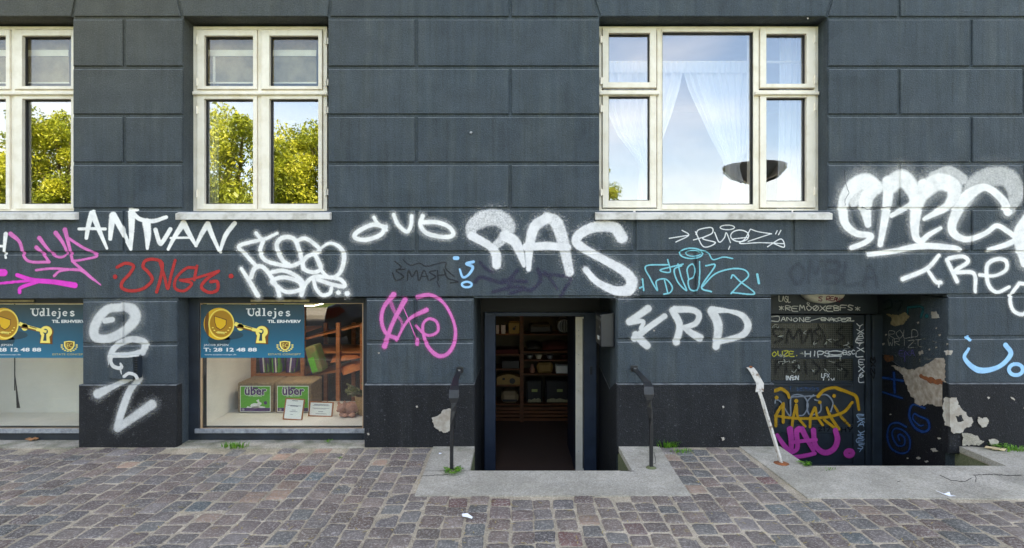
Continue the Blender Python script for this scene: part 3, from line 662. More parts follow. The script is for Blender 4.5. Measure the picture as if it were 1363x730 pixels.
def sheet(name, strokes, crop, step, matl, surf, soft=.35, fog=0.0, polys=(), thr=.04, parent=None, cr=True):
    """strokes: (points, radius[, strength]) in crop pixels; crop=(ox,oy,scale); surf(u grid px) -> 3D points"""
    ox, oy, sc = crop; S = []
    for s in strokes:
        p = catmull(s[0], 10) if cr else np.array(s[0], float)
        r = s[1]; k = s[2] if len(s) > 2 else 1.0
        p = np.stack([ox+p[:, 0]/sc, oy+p[:, 1]/sc], 1)
        rr = np.interp(np.linspace(0, 1, len(p)), np.linspace(0, 1, len(r)), r)/sc if hasattr(r, '__len__') else np.full(len(p), r/sc)
        # densify
        out = []; 
        if len(p) == 1: out = [(p[0][0], p[0][1], rr[0])]
        for i in range(len(p)-1):
            L_ = np.hypot(*(p[i+1]-p[i])); n = max(1, int(L_/max(rr[i]*.3, .15)))
            for t_ in np.linspace(0, 1, n, endpoint=False): out.append((*(p[i]+(p[i+1]-p[i])*t_), rr[i]+(rr[i+1]-rr[i])*t_))
        if len(p) > 1: out.append((*p[-1], rr[-1]))
        S.append((np.array(out), k))
    allp = np.concatenate([s[0] for s in S]) if S else np.zeros((0, 3))
    P2 = [np.array([[ox+a/sc, oy+b/sc] for a, b in pl]) for pl, _ in polys]
    xs = list(allp[:, 0])+[v for p_ in P2 for v in p_[:, 0]]; ys = list(allp[:, 1])+[v for p_ in P2 for v in p_[:, 1]]
    mr = (allp[:, 2].max() if len(allp) else 1)*(1+soft+fog)+1.5
    X0, X1, Y0, Y1 = min(xs)-mr, max(xs)+mr, min(ys)-mr, max(ys)+mr
    gx = np.arange(X0, X1, step); gy = np.arange(Y0, Y1, step); cov = np.zeros((len(gy), len(gx)))
    GX, GY = np.meshgrid(gx, gy)
    for pts, k in S:
        cs = np.zeros_like(cov)
        for (a, b, r) in pts:
            R_ = r*(1+soft)+.2+(fog*r*2.3 if fog else 0)
            i0, i1 = max(0, int((a-R_-X0)/step)), int((a+R_-X0)/step)+2; j0, j1 = max(0, int((b-R_-Y0)/step)), int((b+R_-Y0)/step)+2
            d = np.hypot(GX[j0:j1, i0:i1]-a, GY[j0:j1, i0:i1]-b)
            w_ = max(r*soft, .22); c = np.clip((r+w_-d)/(2*w_), 0, 1); c = c*c*(3-2*c)
            if fog: c = np.maximum(c, .5*np.clip(1-d/R_, 0, 1))
            cs[j0:j1, i0:i1] = np.maximum(cs[j0:j1, i0:i1], c)
        cov = np.maximum(cov, cs*k)
    for p_, (pl, k) in zip(P2, polys):
        ins = np.zeros(cov.shape, bool); n = len(p_)
        for i in range(n):
            x1_, y1_ = p_[i]; x2_, y2_ = p_[(i+1) % n]
            if abs(y2_-y1_) < 1e-9: continue
            cnd = ((y1_ > GY) != (y2_ > GY)) & (GX < (x2_-x1_)*(GY-y1_)/(y2_-y1_)+x1_); ins ^= cnd
        cov = np.maximum(cov, ins*k)
    m_ = cov > thr; cell = m_[:-1, :-1] | m_[1:, :-1] | m_[:-1, 1:] | m_[1:, 1:]
    jj, ii = np.nonzero(cell); nx = len(gx)
    idx = np.stack([jj*nx+ii, (jj+1)*nx+ii, (jj+1)*nx+ii+1, jj*nx+ii+1], 1)
    used = np.unique(idx); remap = np.zeros(cov.size, np.int64); remap[used] = np.arange(len(used)); idx = remap[idx]
    pts3 = surf(GX.ravel()[used], GY.ravel()[used])
    me = bpy.data.meshes.new(name); me.from_pydata(pts3.tolist(), [], idx.tolist())
    a = me.attributes.new('cov', 'FLOAT', 'POINT'); a.data.foreach_set('value', cov.ravel()[used].astype(np.float32))
    me.materials.append(matl)
    o = bpy.data.objects.new(name, me); C.objects.link(o)
    if parent is not None: setpar(o, parent)
    return o
def on_wall(px, py):
    layer_y = .0012+layer[0]*.00022
    # the projection through the joint's depth is ignored: x, z are those of the front plane
    x = (px-PX)*D/F; z = H-(py-PY)*D/F; y = relief(x, z)
    return np.stack([x, y-layer_y, z], 1)
def on_plane(yy):
    def f(px, py):
        q_ = D+yy; return np.stack([(px-PX)*q_/F, np.full(px.shape, yy-.0012-layer[0]*.0001), H-(py-PY)*q_/F], 1)
    return f
def on_reveal(xr_):
    def f(px, py):
        q_ = xr_*F/(px-PX); return np.stack([np.full(px.shape, xr_-.0052), q_-D, H-(py-PY)*q_/F], 1)
    return f
C4 = (0, 270, 4.5625); C5 = (220, 260, 4.293); C6 = (460, 260, 3.0417); C7 = (620, 260, 3.0417); C8 = (820, 280, 3.65); R1 = (1100, 200, 3.3183); L2 = (0, 380, 3.174)
WHITE = lin(238, 236, 230); GREYW = lin(205, 207, 208)
sp_w = spray('white_spray', WHITE, .28, 1.2); sp_w2 = spray('dusty_white_spray', lin(228, 226, 224), .42, 1.1, freq=150); sp_g = spray('grey_white_spray', lin(204, 204, 200), .3, 1.1)
sp_p = spray('pink_spray', lin(218, 112, 180), .3, .95); sp_m = spray('magenta_spray', lin(226, 56, 190), .15); sp_r = spray('red_marker', lin(170, 40, 38), .12)
sp_b = spray('light_blue_paint', lin(150, 200, 236), .08); sp_t = spray('turquoise_marker', lin(118, 190, 200), .08); sp_u = spray('dark_purple_spray', lin(50, 42, 74), .3, .5)
sp_k = spray('black_marker', lin(30, 24, 24), .2, .6); sp_y = spray('yellow_spray', lin(196, 150, 24), .2, .9); sp_y2 = spray('olive_spray', lin(130, 122, 36), .25, .8)
sp_bl = spray('dark_blue_spray', lin(14, 60, 118), .25, .9); sp_tw = spray('thin_white_marker', lin(222, 224, 222), .06); sp_ty = spray('thin_yellow_marker', lin(206, 200, 70), .06)
sp_bs = spray('pale_blue_marker', lin(150, 175, 200), .06); sp_kf = spray('faint_black_spray', lin(16, 18, 20), .4, .55); sp_teal = spray('dim_teal_spray', lin(20, 96, 104), .3, .8)
def graf(label, strokes, crop, matl, step=.8, soft=.35, fog=0, surf=None, polys=(), name='graffiti', thr=.04):
    layer[0] += 1
    o = sheet(name, strokes, crop, step, matl, surf or on_wall, soft, fog, polys, thr); return tag(o, label, 'graffiti')

graf('white brushy graffiti lettering ANTUAN below the leftmost windows', [([(480, 160), (560, 158), (640, 160)], 9), ([(525, 215), (540, 130), (562, 62)], [11, 15, 19]), ([(562, 62), (600, 160), (650, 278)], [19, 15, 8]),
 ([(670, 220), (676, 150), (685, 78)], [12, 17, 21]), ([(690, 75), (740, 165), (795, 282)], [19, 17, 10]), ([(795, 278), (800, 160), (800, 55)], [10, 17, 22]), ([(785, 42), (830, 45)], 9),
 ([(805, 60), (850, 100), (930, 112), (1010, 88)], [14, 13, 13, 11]), ([(890, 120), (898, 200), (895, 278)], [25, 20, 9]), ([(945, 165), (970, 245), (990, 235), (1035, 162)], 13),
 ([(1022, 283), (1060, 210), (1115, 125)], [9, 13, 19]), ([(1115, 125), (1150, 190), (1192, 262)], [19, 15, 9]), ([(1038, 215), (1155, 212)], 7),
 ([(1190, 262), (1225, 190), (1258, 135)], [9, 14, 17]), ([(1262, 130), (1290, 200), (1335, 300)], [17, 14, 9]), ([(1335, 300), (1370, 200), (1425, 125)], [9, 14, 14])], C4, sp_w, .75, .3)
graf('pink graffiti lettering LUD with long tail at the left edge', [([(65, 190), (120, 240), (165, 350), (300, 362)], [15, 11, 9, 9]), ([(222, 272), (262, 310), (300, 360)], [13, 9, 9]), ([(240, 215), (290, 280), (340, 325), (385, 328), (405, 300), (380, 240), (340, 185)], [14, 9, 8, 8, 8, 11, 15]),
 ([(395, 165), (415, 240), (440, 350)], [15, 11, 9]), ([(415, 215), (500, 270), (590, 320), (510, 345), (440, 355)], [9, 9, 9, 7, 8]), ([(440, 355), (520, 425), (612, 500)], [9, 10, 4]), ([(220, 410), (320, 400), (480, 410)], 8), ([(330, 445), (370, 415), (480, 408), (560, 460), (610, 497)], [9, 7, 8, 9, 4])], C4, sp_p, .75, .3)
graf('magenta double arrow stroke under the pink lettering', [([(0, 425), (25, 425)], 22), ([(105, 440), (200, 470), (330, 482), (455, 502)], [12, 14, 15, 18]), ([(0, 490), (110, 480), (230, 470)], 8), ([(120, 545), (130, 515), (230, 480)], 11)], C4, sp_m, .8, .2)
graf('fragment of a white painted letter at the left photo edge', [([(36, 190), (25, 300)], [13, 8]), ([(-30, 262), (22, 265)], 8), ([(32, 305), (36, 335)], 7), ([(-40, 180), (-30, 260)], 9)], C4, sp_w, .8, .3)
graf('red marker lettering SNG6 between two dots above the pier', [([(700, 450)], 14), ([(712, 392), (765, 368), (812, 385), (790, 430), (745, 480), (742, 518), (795, 536), (870, 522), (925, 470), (900, 420), (870, 390), (885, 352), (940, 345), (985, 368), (978, 450), (952, 543)], 10),
 ([(972, 362), (1000, 450), (1020, 522), (1040, 440), (1065, 350)], 9), ([(1180, 395), (1130, 400), (1070, 460), (1065, 520), (1120, 535), (1165, 490), (1095, 470)], 9), ([(1197, 385), (1180, 470)], 9), ([(1095, 470), (1180, 460), (1330, 415)], 8), ([(1325, 418), (1250, 470), (1225, 515), (1270, 545), (1320, 530), (1320, 480), (1280, 480)], 10), ([(1404, 446)], 15)], C4, sp_r, .7, .18)
graf('white looping graffiti lettering TOBO NERE above the shop window', [([(520, 218), (560, 252), (640, 218)], [11, 11, 8]), ([(560, 252), (425, 290), (460, 340), (515, 400)], [10, 12, 11, 12]), ([(562, 255), (543, 320), (570, 370), (640, 395), (720, 405), (780, 380)], 12),
 ([(715, 405), (670, 370), (638, 300), (650, 258), (690, 240), (740, 255), (770, 330), (790, 420)], 13), ([(750, 262), (800, 248), (860, 285), (880, 320), (810, 352), (785, 395), (805, 430), (860, 440), (890, 410), (850, 330)], 12), ([(880, 310), (940, 275), (1000, 300), (1022, 360), (1000, 440), (950, 472), (900, 440), (860, 350)], [8, 8, 12, 14, 12, 11, 10, 10]),
 ([(435, 420), (480, 490), (530, 575)], [10, 13, 14]), ([(490, 470), (510, 420), (550, 408), (595, 450), (640, 530), (652, 575)], 13), ([(610, 440), (680, 432), (760, 470), (795, 520), (760, 545), (690, 552), (640, 520), (610, 490), (680, 470), (770, 500), (778, 570)], 12),
 ([(780, 572), (800, 510), (850, 468), (920, 468), (1000, 482), (1025, 520), (960, 512), (870, 482)], 12), ([(848, 480), (860, 530), (895, 570), (940, 562), (950, 530)], 11), ([(990, 557)], 14), ([(1040, 562)], 16)], C5, sp_w, .75, .5, fog=.7)
graf('white rounded lower-case lettering dub in the middle of the wall', [([(163, 130), (110, 120), (50, 148), (38, 172), (80, 181), (140, 162), (163, 128)], 9), ([(115, 90), (128, 112), (165, 142)], 7), ([(195, 80), (213, 120), (248, 148), (265, 122), (268, 85)], 8), ([(312, 85), (303, 120), (330, 155), (400, 170), (435, 160), (420, 130), (370, 110), (312, 110)], 9)], C6, sp_w, .75, .5, fog=.8)
graf('faint dark purple tag under the large white letters', [([(38, 352), (60, 332), (110, 345), (160, 352), (210, 305)], 8), ([(150, 345), (245, 350)], 8), ([(110, 392), (190, 372), (240, 378), (180, 398)], 7), ([(58, 272), (85, 300), (110, 310)], 7), ([(292, 300), (302, 345), (270, 382), (250, 385)], 8), ([(300, 320), (380, 325), (425, 338), (400, 380), (385, 410)], 7), ([(320, 310), (350, 350), (370, 380)], 6), ([(190, 330), (170, 380)], 9)], C7, sp_u, 1.0, .5)
graf('very large white sprayed letters RAS above the middle door', [([(125, 283), (122, 240), (95, 205), (25, 165)], [18, 20, 16, 18]), ([(22, 160), (26, 128), (62, 100), (110, 90), (150, 102), (172, 132), (158, 168), (110, 216)], [20, 27, 35, 36, 35, 30, 22, 16], .72), ([(160, 165), (195, 185), (215, 220), (235, 285)], [24, 22, 20, 8]),
 ([(254, 300), (258, 210), (278, 130), (330, 92)], [10, 19, 22, 22]), ([(330, 90), (368, 115), (396, 200), (420, 312)], [22, 27, 25, 18], .85), ([(245, 210), (330, 206), (410, 212)], 17),
 ([(632, 172), (600, 132), (530, 128), (470, 152), (447, 185), (475, 215), (560, 262), (640, 308), (672, 350), (655, 385), (600, 385), (530, 350), (485, 302)], [24, 24, 22, 20, 20, 18, 17, 20, 24, 24, 18, 14, 13], .95)], C7, sp_w2, .8, .3, fog=.5)
graf('thin brown-black marker tag SMASH beside the light blue face', [([(200, 268), (225, 290), (215, 300)], 2.5), ([(233, 262), (262, 284), (300, 276), (330, 288), (402, 272), (406, 298), (440, 330)], 2.5), ([(240, 300), (205, 305), (235, 330), (205, 345), (190, 315)], 2.8), ([(250, 345), (255, 305), (270, 330), (288, 305), (295, 345)], 2.8), ([(300, 345), (318, 305), (335, 345)], 2.8), ([(306, 330), (332, 328)], 2.5), ([(365, 305), (340, 312), (365, 330), (342, 345)], 2.8), ([(372, 305), (375, 345)], 2.8), ([(372, 326), (405, 322)], 2.5), ([(398, 300), (412, 335), (440, 345), (455, 352), (425, 355)], 2.8), ([(370, 348), (380, 372)], 2)], C6, sp_k, .55, .3)
graf('small light blue face of dot, hook and ring beside the dark door tags', [([(442, 255), (453, 255)], 8), ([(518, 270), (490, 278), (515, 292), (498, 322), (475, 332), (462, 300)], [6, 6, 6, 5, 5, 4]), (ell(491, 362, 20, 11), 4.5)], C6, sp_b, .6, .15)
graf('pink graffiti of crossed letters with a looping e on the pier', [([(195, 402), (155, 455), (146, 510), (165, 560), (208, 580)], [11, 8, 8, 8, 9]), ([(182, 432), (200, 475), (228, 515), (225, 550)], [10, 8, 6, 5], .6), ([(158, 612), (190, 520), (240, 425)], [11, 8, 11]), ([(205, 590), (255, 505), (328, 465)], [5, 6, 10]), ([(232, 450), (262, 520), (288, 588)], 1.8), ([(290, 585), (290, 602)], 8),
 ([(285, 530), (330, 567), (372, 553), (370, 515), (340, 500), (315, 520), (315, 560), (335, 615), (375, 650), (415, 640), (442, 590), (440, 520), (400, 440), (345, 405), (292, 412)], [6, 6, 6, 6, 6, 6, 6, 8, 9, 8, 8, 6, 6, 8, 9])], C6, sp_p, .7, .35, fog=.4)
graf('thin white marker tag with arrow and halo under the wide window', [([(258, 137), (352, 122)], 2.6), ([(320, 98), (352, 122), (290, 155)], 2.6), ([(388, 118), (402, 95), (462, 85), (466, 112), (420, 138), (482, 158), (425, 178), (385, 105)], 2.8), ([(375, 145), (430, 130)], 2.4), ([(478, 108), (500, 155), (525, 135), (535, 110), (555, 158)], 2.6), (ell(540, 84, 35, 11), 2.6), (ell(600, 125, 44, 28), 2.8), ([(568, 140), (640, 132)], 2.4), ([(652, 92), (625, 140), (602, 162), (700, 158), (815, 163)], 2.4), ([(652, 92), (690, 105), (755, 115)], 2.4), ([(752, 115), (640, 152)], 2.2), ([(735, 178), (800, 140), (815, 180), (755, 158)], 2.6), ([(782, 100), (774, 116)], 2.4), ([(800, 98), (788, 120)], 2.4), ([(552, 175), (546, 190)], 2.2)], C8, sp_tw, .5, .25)
graf('turquoise marker tag with halo and a figure 2', [(ell(365, 210, 56, 25), 3.6), (ell(375, 210, 36, 14, 20, 330), 3), ([(400, 192), (445, 205), (470, 240), (520, 228), (566, 235)], 3.2), ([(250, 265), (145, 272), (165, 330), (200, 390), (195, 345), (240, 335), (272, 372), (262, 400), (232, 408)], 3.6), ([(250, 240), (262, 300), (215, 290), (325, 262)], 3.6), ([(235, 340), (250, 400)], 3.4), ([(300, 262), (318, 330), (342, 390), (300, 350), (282, 290), (318, 270)], 3.6), ([(352, 335), (345, 285), (370, 262), (385, 290), (375, 325), (350, 342), (360, 385), (395, 385), (405, 320), (405, 250)], 3.8), ([(435, 270), (480, 270), (415, 372), (462, 396)], 4), ([(420, 370), (480, 310), (560, 285), (622, 290), (642, 320), (600, 360), (558, 405)], 3.8), ([(558, 330), (568, 315), (600, 345), (672, 406), (560, 400)], 3.8), ([(685, 312), (693, 355)], 6), ([(128, 335), (134, 390)], 4), ([(115, 378), (128, 372)], 4)], C8, sp_t, .55, .2)
graf('chunky grey-white sprayed letters YRD beside the middle handrail', [([(155, 478), (110, 510), (65, 542)], [18, 17, 18]), ([(65, 545), (130, 540), (120, 575)], [15, 10, 10]), ([(235, 515), (150, 575), (90, 622)], [14, 15, 18]), ([(95, 605), (130, 640), (150, 658)], [18, 20, 18]), ([(275, 488), (308, 560), (292, 640)], [18, 17, 18]), ([(285, 482), (370, 485), (402, 510), (385, 550), (330, 570)], [17, 15, 15, 14, 12]), ([(330, 570), (370, 600), (405, 620)], [13, 17, 20]),
 ([(465, 490), (495, 560), (485, 662)], [22, 22, 18]), ([(465, 485), (545, 490), (612, 512), (640, 560), (610, 608), (500, 640)], [19, 9, 15, 18, 16, 13])], C8, sp_g, .8, .32, fog=.3)
graf('tall white graffiti loops running down the pier between shop windows', [([(520, 92), (450, 105), (403, 170), (405, 218), (460, 225), (530, 190), (572, 140), (560, 102), (520, 90)], [18, 19, 21, 20, 19, 20, 24, 24, 18]), ([(445, 150), (475, 145)], 12), ([(605, 285), (612, 245), (560, 228), (500, 250), (470, 290), (468, 330)], [12, 17, 14, 14, 12, 10]), ([(600, 280), (550, 292), (480, 295)], 11),
 ([(425, 455), (480, 428), (555, 392)], [20, 13, 10]), ([(590, 395), (555, 450), (525, 530), (508, 590)], [14, 15, 16, 15]), ([(508, 598), (580, 550), (652, 500)], [18, 18, 21], .85)], L2, sp_g, .8, .4, fog=.5)
graf('huge foggy white letters SPEC at the right edge', [([(215, 165), (170, 140), (115, 165), (75, 230), (80, 320), (130, 368), (195, 378), (170, 408), (110, 432)], [34, 38, 34, 24, 19, 15, 13, 12, 11]), ([(200, 170), (170, 230), (182, 330)], [34, 32, 14]), ([(150, 160), (120, 230)], 24, .7),
 ([(270, 140), (268, 230), (236, 418)], [26, 22, 12]), ([(275, 160), (330, 125), (375, 170), (375, 235), (285, 290)], [38, 40, 34, 14, 10], .9), ([(430, 160), (395, 260), (390, 370), (415, 402), (450, 375), (502, 345)], [34, 27, 17, 14, 11, 8]), ([(420, 190), (490, 140), (560, 165), (540, 240), (430, 305)], [36, 42, 38, 22, 9], .9), ([(470, 120), (540, 95), (600, 130)], 26, .55),
 ([(800, 272), (775, 220), (700, 165), (620, 205), (562, 300), (558, 365), (620, 395), (700, 368), (750, 335), (800, 360), (845, 395)], [20, 18, 16, 28, 22, 18, 13, 11, 11, 12, 12]), ([(610, 240), (650, 160), (720, 120), (800, 125), (835, 190), (812, 265)], [26, 44, 46, 46, 40, 22], .5), ([(185, 462), (300, 446), (420, 424), (560, 432), (590, 442)], [10, 12, 15, 12, 8], .95), ([(715, 440), (800, 415), (860, 380)], [9, 12, 14]), ([(880, 300), (850, 380), (875, 500)], [18, 30, 20]), ([(930, 300), (930, 480)], 35)], R1, sp_w, .9, .35, fog=.6)
graf('white sprayed letters TREY at the right edge under the huge letters', [([(495, 465), (440, 525), (335, 570)], [8, 10, 10]), ([(440, 522), (480, 580), (502, 585)], [7, 9, 9]), ([(494, 590), (494, 605)], 3), ([(530, 485), (575, 580)], [9, 9]), ([(540, 478), (600, 470), (622, 495), (565, 538), (648, 545), (655, 625)], [9, 9, 9, 9, 9, 7]), ([(675, 552), (740, 555), (790, 530), (790, 490), (750, 482), (708, 510), (712, 590), (750, 628), (805, 605)], [8, 7, 8, 9, 9, 9, 9, 8, 7]), ([(850, 588), (810, 650), (825, 710), (873, 722), (900, 660), (890, 600), (850, 588)], 8), ([(960, 600), (900, 800)], 9)], R1, sp_w, .8, .45, fog=.5)
R4 = (1140, 370, 2.704)
graf('light blue smiling curve with ring on the right pier', [([(398, 214), (406, 222)], 7), ([(402, 255), (388, 290), (438, 332), (510, 320), (553, 275), (535, 242)], [5, 7, 11, 8, 9, 9]), (ell(572, 330, 25, 20), 7)], R4, sp_b, .75, .15)
# right basement door
DC1 = (1020, 380, 5.614); DC2 = (1020, 500, 5.614)
pl = on_plane(Y2); ph = on_plane(Y2+.01)
FONT = {'A': [[(0, 1), (.5, 0), (1, 1)], [(.2, .62), (.8, .62)]], 'B': [[(0, 1), (0, 0), (.8, .1), (.7, .42), (0, .48), (.9, .6), (.8, .95), (0, 1)]], 'C': [[(1, .1), (.4, 0), (0, .5), (.4, 1), (1, .9)]], 'D': [[(0, 1), (0, 0), (.8, .2), (.8, .8), (0, 1)]],
 'E': [[(1, 0), (0, .05), (0, .95), (1, 1)], [(0, .5), (.8, .45)]], 'F': [[(1, 0), (0, .05), (0, 1)], [(0, .5), (.8, .45)]], 'H': [[(0, 0), (0, 1)], [(.9, 0), (.9, 1)], [(0, .5), (.9, .5)]], 'I': [[(.5, 0), (.5, 1)]], 'J': [[(.8, 0), (.8, .8), (.4, 1), (0, .8)]],
 'K': [[(0, 0), (0, 1)], [(.9, 0), (0, .5), (.9, 1)]], 'L': [[(0, 0), (0, 1), (.9, 1)]], 'M': [[(0, 1), (.15, 0), (.5, .6), (.85, 0), (1, 1)]], 'N': [[(0, 1), (0, 0), (.9, 1), (.9, 0)]], 'O': [[(.5, 0), (0, .45), (.45, 1), (.95, .5), (.5, 0)]], 'P': [[(0, 1), (0, 0), (.9, .1), (.8, .5), (0, .55)]],
 'R': [[(0, 1), (0, 0), (.85, .1), (.7, .45), (0, .5), (.9, 1)]], 'S': [[(.95, .1), (.3, 0), (.1, .3), (.85, .65), (.6, 1), (0, .9)]], 'T': [[(0, 0), (1, 0)], [(.5, 0), (.5, 1)]], 'U': [[(0, 0), (.05, .8), (.5, 1), (.9, .8), (.95, 0)]], 'V': [[(0, 0), (.5, 1), (1, 0)]], 'W': [[(0, 0), (.25, 1), (.5, .4), (.75, 1), (1, 0)]],
 'X': [[(0, 0), (1, 1)], [(1, 0), (0, 1)]], 'Y': [[(0, 0), (.5, .5), (1, 0)], [(.5, .5), (.4, 1)]], 'Z': [[(0, 0), (1, 0), (0, 1), (1, 1)]], '0': [[(.5, 0), (0, .45), (.45, 1), (.95, .5), (.5, 0)], [(.9, .05), (.1, .95)]], '6': [[(.9, 0), (.2, .4), (.1, .8), (.5, 1), (.9, .75), (.5, .55), (.15, .7)]], '.': [[(.3, 1), (.4, 1)]],
 '*': [[(.1, .3), (.9, .8)], [(.9, .3), (.1, .8)], [(.5, .2), (.5, .9)]], '-': [[(.1, .5), (.9, .5)]], '2': [[(0, .2), (.5, 0), (.9, .3), (0, 1), (1, .95)]], '1': [[(.2, .2), (.5, 0), (.5, 1)]], '4': [[(.7, 1), (.7, 0), (0, .65), (1, .65)]], '7': [[(0, 0), (1, 0), (.4, 1)]], '8': [[(.5, .45), (.1, .2), (.5, 0), (.9, .2), (.5, .45), (.05, .75), (.5, 1), (.95, .75), (.5, .45)]],
 ' ': []}
def txt(s, x, y, w, h, r, gap=.35, jit=.13, vert=False):
    out = []; n = len(s); cw = (w if not vert else h)/n
    for i, ch in enumerate(s):
        ox = x+i*cw if not vert else x; oy = y if not vert else y+i*cw; lw = cw*(1-gap) if not vert else w; lh = h if not vert else cw*(1-gap)
        dy = random.uniform(-jit, jit)*lh
        for st in FONT.get(ch, []):
            out.append(([(ox+a*lw+random.uniform(-jit, jit)*lw*.5, oy+b_*lh+dy+random.uniform(-jit, jit)*lh*.5) for a, b_ in st], r))
    return out
layer[0] += 1
graf('very faint dark tag on the beam above the right basement door', txt('OMBLA', 1052, 350, 120, 28, 3, .15, .1), (0, 0, 1), spray('ghost_tag', lin(40, 46, 60), .4, .22), soft=.8)
graf('thin white tag REMO 0XE BFS on the dark panel over the right basement door', txt('*REMO0XEBFS*', 90, 152, 620, 38, 3.2, .2)+[(ell(312, 135, 9, 8, 0, 360, 7), 2.5)], DC1, sp_tw, .45, .25, surf=ph)
graf('small white scribbled tag left of the lamp over the right basement door', txt('LASL', 95, 82, 90, 40, 3, .2, .15), DC1, sp_tw, .5, .25, surf=ph)
graf('thin white tag JANONE on the top rail of the right basement door', [([(38, 235), (92, 232), (90, 268), (38, 266)], 3)]+txt('ANONE', 108, 240, 230, 28, 3, .25)+[([(330, 262), (355, 258), (400, 245)], 2.6)]+txt('ENAKDEZL', 410, 245, 250, 22, 3, .1, .15), DC1, sp_tw, .45, .25, surf=pl)
graf('faint black sprayed tag on the upper wired glass of the basement door', [([(130, 330), (60, 325), (60, 370), (120, 400), (60, 430)], 9), ([(150, 430), (170, 330), (200, 400), (250, 330), (270, 430)], 9), ([(290, 420), (330, 330), (350, 420)], 9), ([(400, 320), (360, 350), (410, 390), (360, 430)], 9), ([(390, 300), (440, 390), (440, 460)], 7), ([(570, 310), (530, 350), (580, 390), (510, 440), (640, 460)], 8)], DC1, sp_kf, .6, .4, surf=on_plane(Y2+.012))
graf('faint black sprayed tag on the lower wired glass of the basement door', [([(70, 570), (70, 660)], 9), ([(70, 570), (120, 575), (80, 620)], 9), ([(150, 580), (150, 650)], 9), ([(240, 580), (200, 600), (250, 640)], 9), ([(290, 570), (300, 660)], 9), ([(350, 570), (400, 620), (370, 660)], 10), ([(440, 560), (440, 620)], 8), ([(580, 570), (520, 590), (600, 640), (590, 680)], 10)], DC1, sp_kf, .6, .4, surf=on_plane(Y2+.012))
graf('yellow marker tag OUZE on the middle rail of the basement door', txt('OUZE.', 42, 494, 215, 36, 3.6, .22), DC1, sp_ty, .45, .2, surf=pl)
graf('white marker tag HIPS beside the yellow one on the middle door rail', txt('HIPS', 290, 490, 190, 40, 3.6, .1)+[(ell(515, 505, 55, 15), 3.4), ([(450, 530), (560, 528)], 4)]+txt('BSC', 575, 488, 90, 30, 3, .15), DC1, sp_tw, .45, .2, surf=pl)
graf('small white tag at the foot of the lower wired glass', txt('INFEN', 140, 680, 100, 30, 3.4, .05, .2)+txt('LFX', 412, 660, 60, 25, 2.6, .1, .2)+txt('LIXL', 425, 695, 110, 30, 2.8, .1, .2), DC1, sp_tw, .45, .2, surf=on_plane(Y2+.012))
graf('column of small white tags down the right stile of the basement door', txt('YXAEYXL', 675, 290, 50, 240, 3, .1, .25, True)+txt('EX6L', 690, 560, 40, 170, 3, .15, .2, True), DC1, sp_tw, .45, .2, surf=pl)
def scrib(n_, x0_, x1_, y0_, y1_, r_, sz=26):
    out = []
    for _ in range(n_):
        cx__, cy__ = random.uniform(x0_, x1_), random.uniform(y0_, y1_); out.append(([(cx__+random.uniform(-sz, sz), cy__+random.uniform(-sz*.6, sz*.6)) for _ in range(random.randint(3, 6))], r_))
    return out
graf('thin grey scratchy scribbles across the glass and rails of the basement door', scrib(24, 60, 620, 300, 690, 2.4), DC1, spray('grey_scratch', lin(160, 162, 152), .2, .9), .45, .25, surf=pl)['kind'] = 'stuff'
graf('pale blue curly tag down the lower right stile of the basement door', txt('EXAGYSES', 682, 285, 50, 255, 3.2, .05, .25, True)+[([(715, 540), (695, 570)], 2.6)], DC2, sp_bs, .45, .2, surf=pl)
graf('faint blue dotted writing at the top of the lower door panel', txt('T.BEMXSS', 170, 88, 230, 22, 2.6, .3, .2), DC2, spray('faint_blue_marker', lin(60, 90, 130), .1, .7), .45, .3, surf=pl)
pn = on_plane(Y2+.0)
graf('grey outlined letters behind the yellow graffiti on the door', [([(65, 205), (70, 180), (110, 200), (150, 270), (180, 295), (185, 160), (270, 150), (310, 220), (280, 290), (240, 300)], 6), ([(190, 160), (380, 150)], 6), ([(350, 145), (305, 200), (320, 290), (400, 270), (400, 200), (360, 180)], 6), ([(380, 150), (450, 145), (495, 200), (480, 270)], 6)], DC2, spray('grey_spray', lin(140, 148, 158), .2, .8), .5, .3, surf=pn)
graf('olive and orange-yellow graffiti AMAR on the door panel', [([(62, 115), (110, 100), (155, 130), (170, 165)], [14, 14, 12, 11]), ([(70, 375), (75, 290), (125, 210)], [12, 12, 12]), ([(125, 210), (125, 350)], 12), ([(65, 300), (200, 318), (350, 320), (480, 305), (580, 270), (640, 200)], [10, 11, 11, 11, 12, 11]),
  ([(190, 385), (200, 310), (222, 220)], 11), ([(222, 190)], 16), ([(225, 230), (235, 310), (290, 380)], 10), ([(325, 385), (330, 310), (360, 240)], 11), ([(365, 240), (380, 310), (420, 370)], 10), ([(398, 200)], 14), ([(385, 155), (430, 110), (500, 90), (540, 100), (620, 130), (670, 160), (690, 255)], [14, 12, 12, 14, 12, 13, 10]), ([(450, 240), (480, 310), (540, 400)], [9, 12, 12]), ([(505, 225), (560, 310), (620, 375)], [9, 12, 10], .7), ([(505, 152)], 14), ([(75, 165)], 15), ([(430, 330), (520, 400)], 11)], DC2, sp_y, .6, .25, surf=pn)
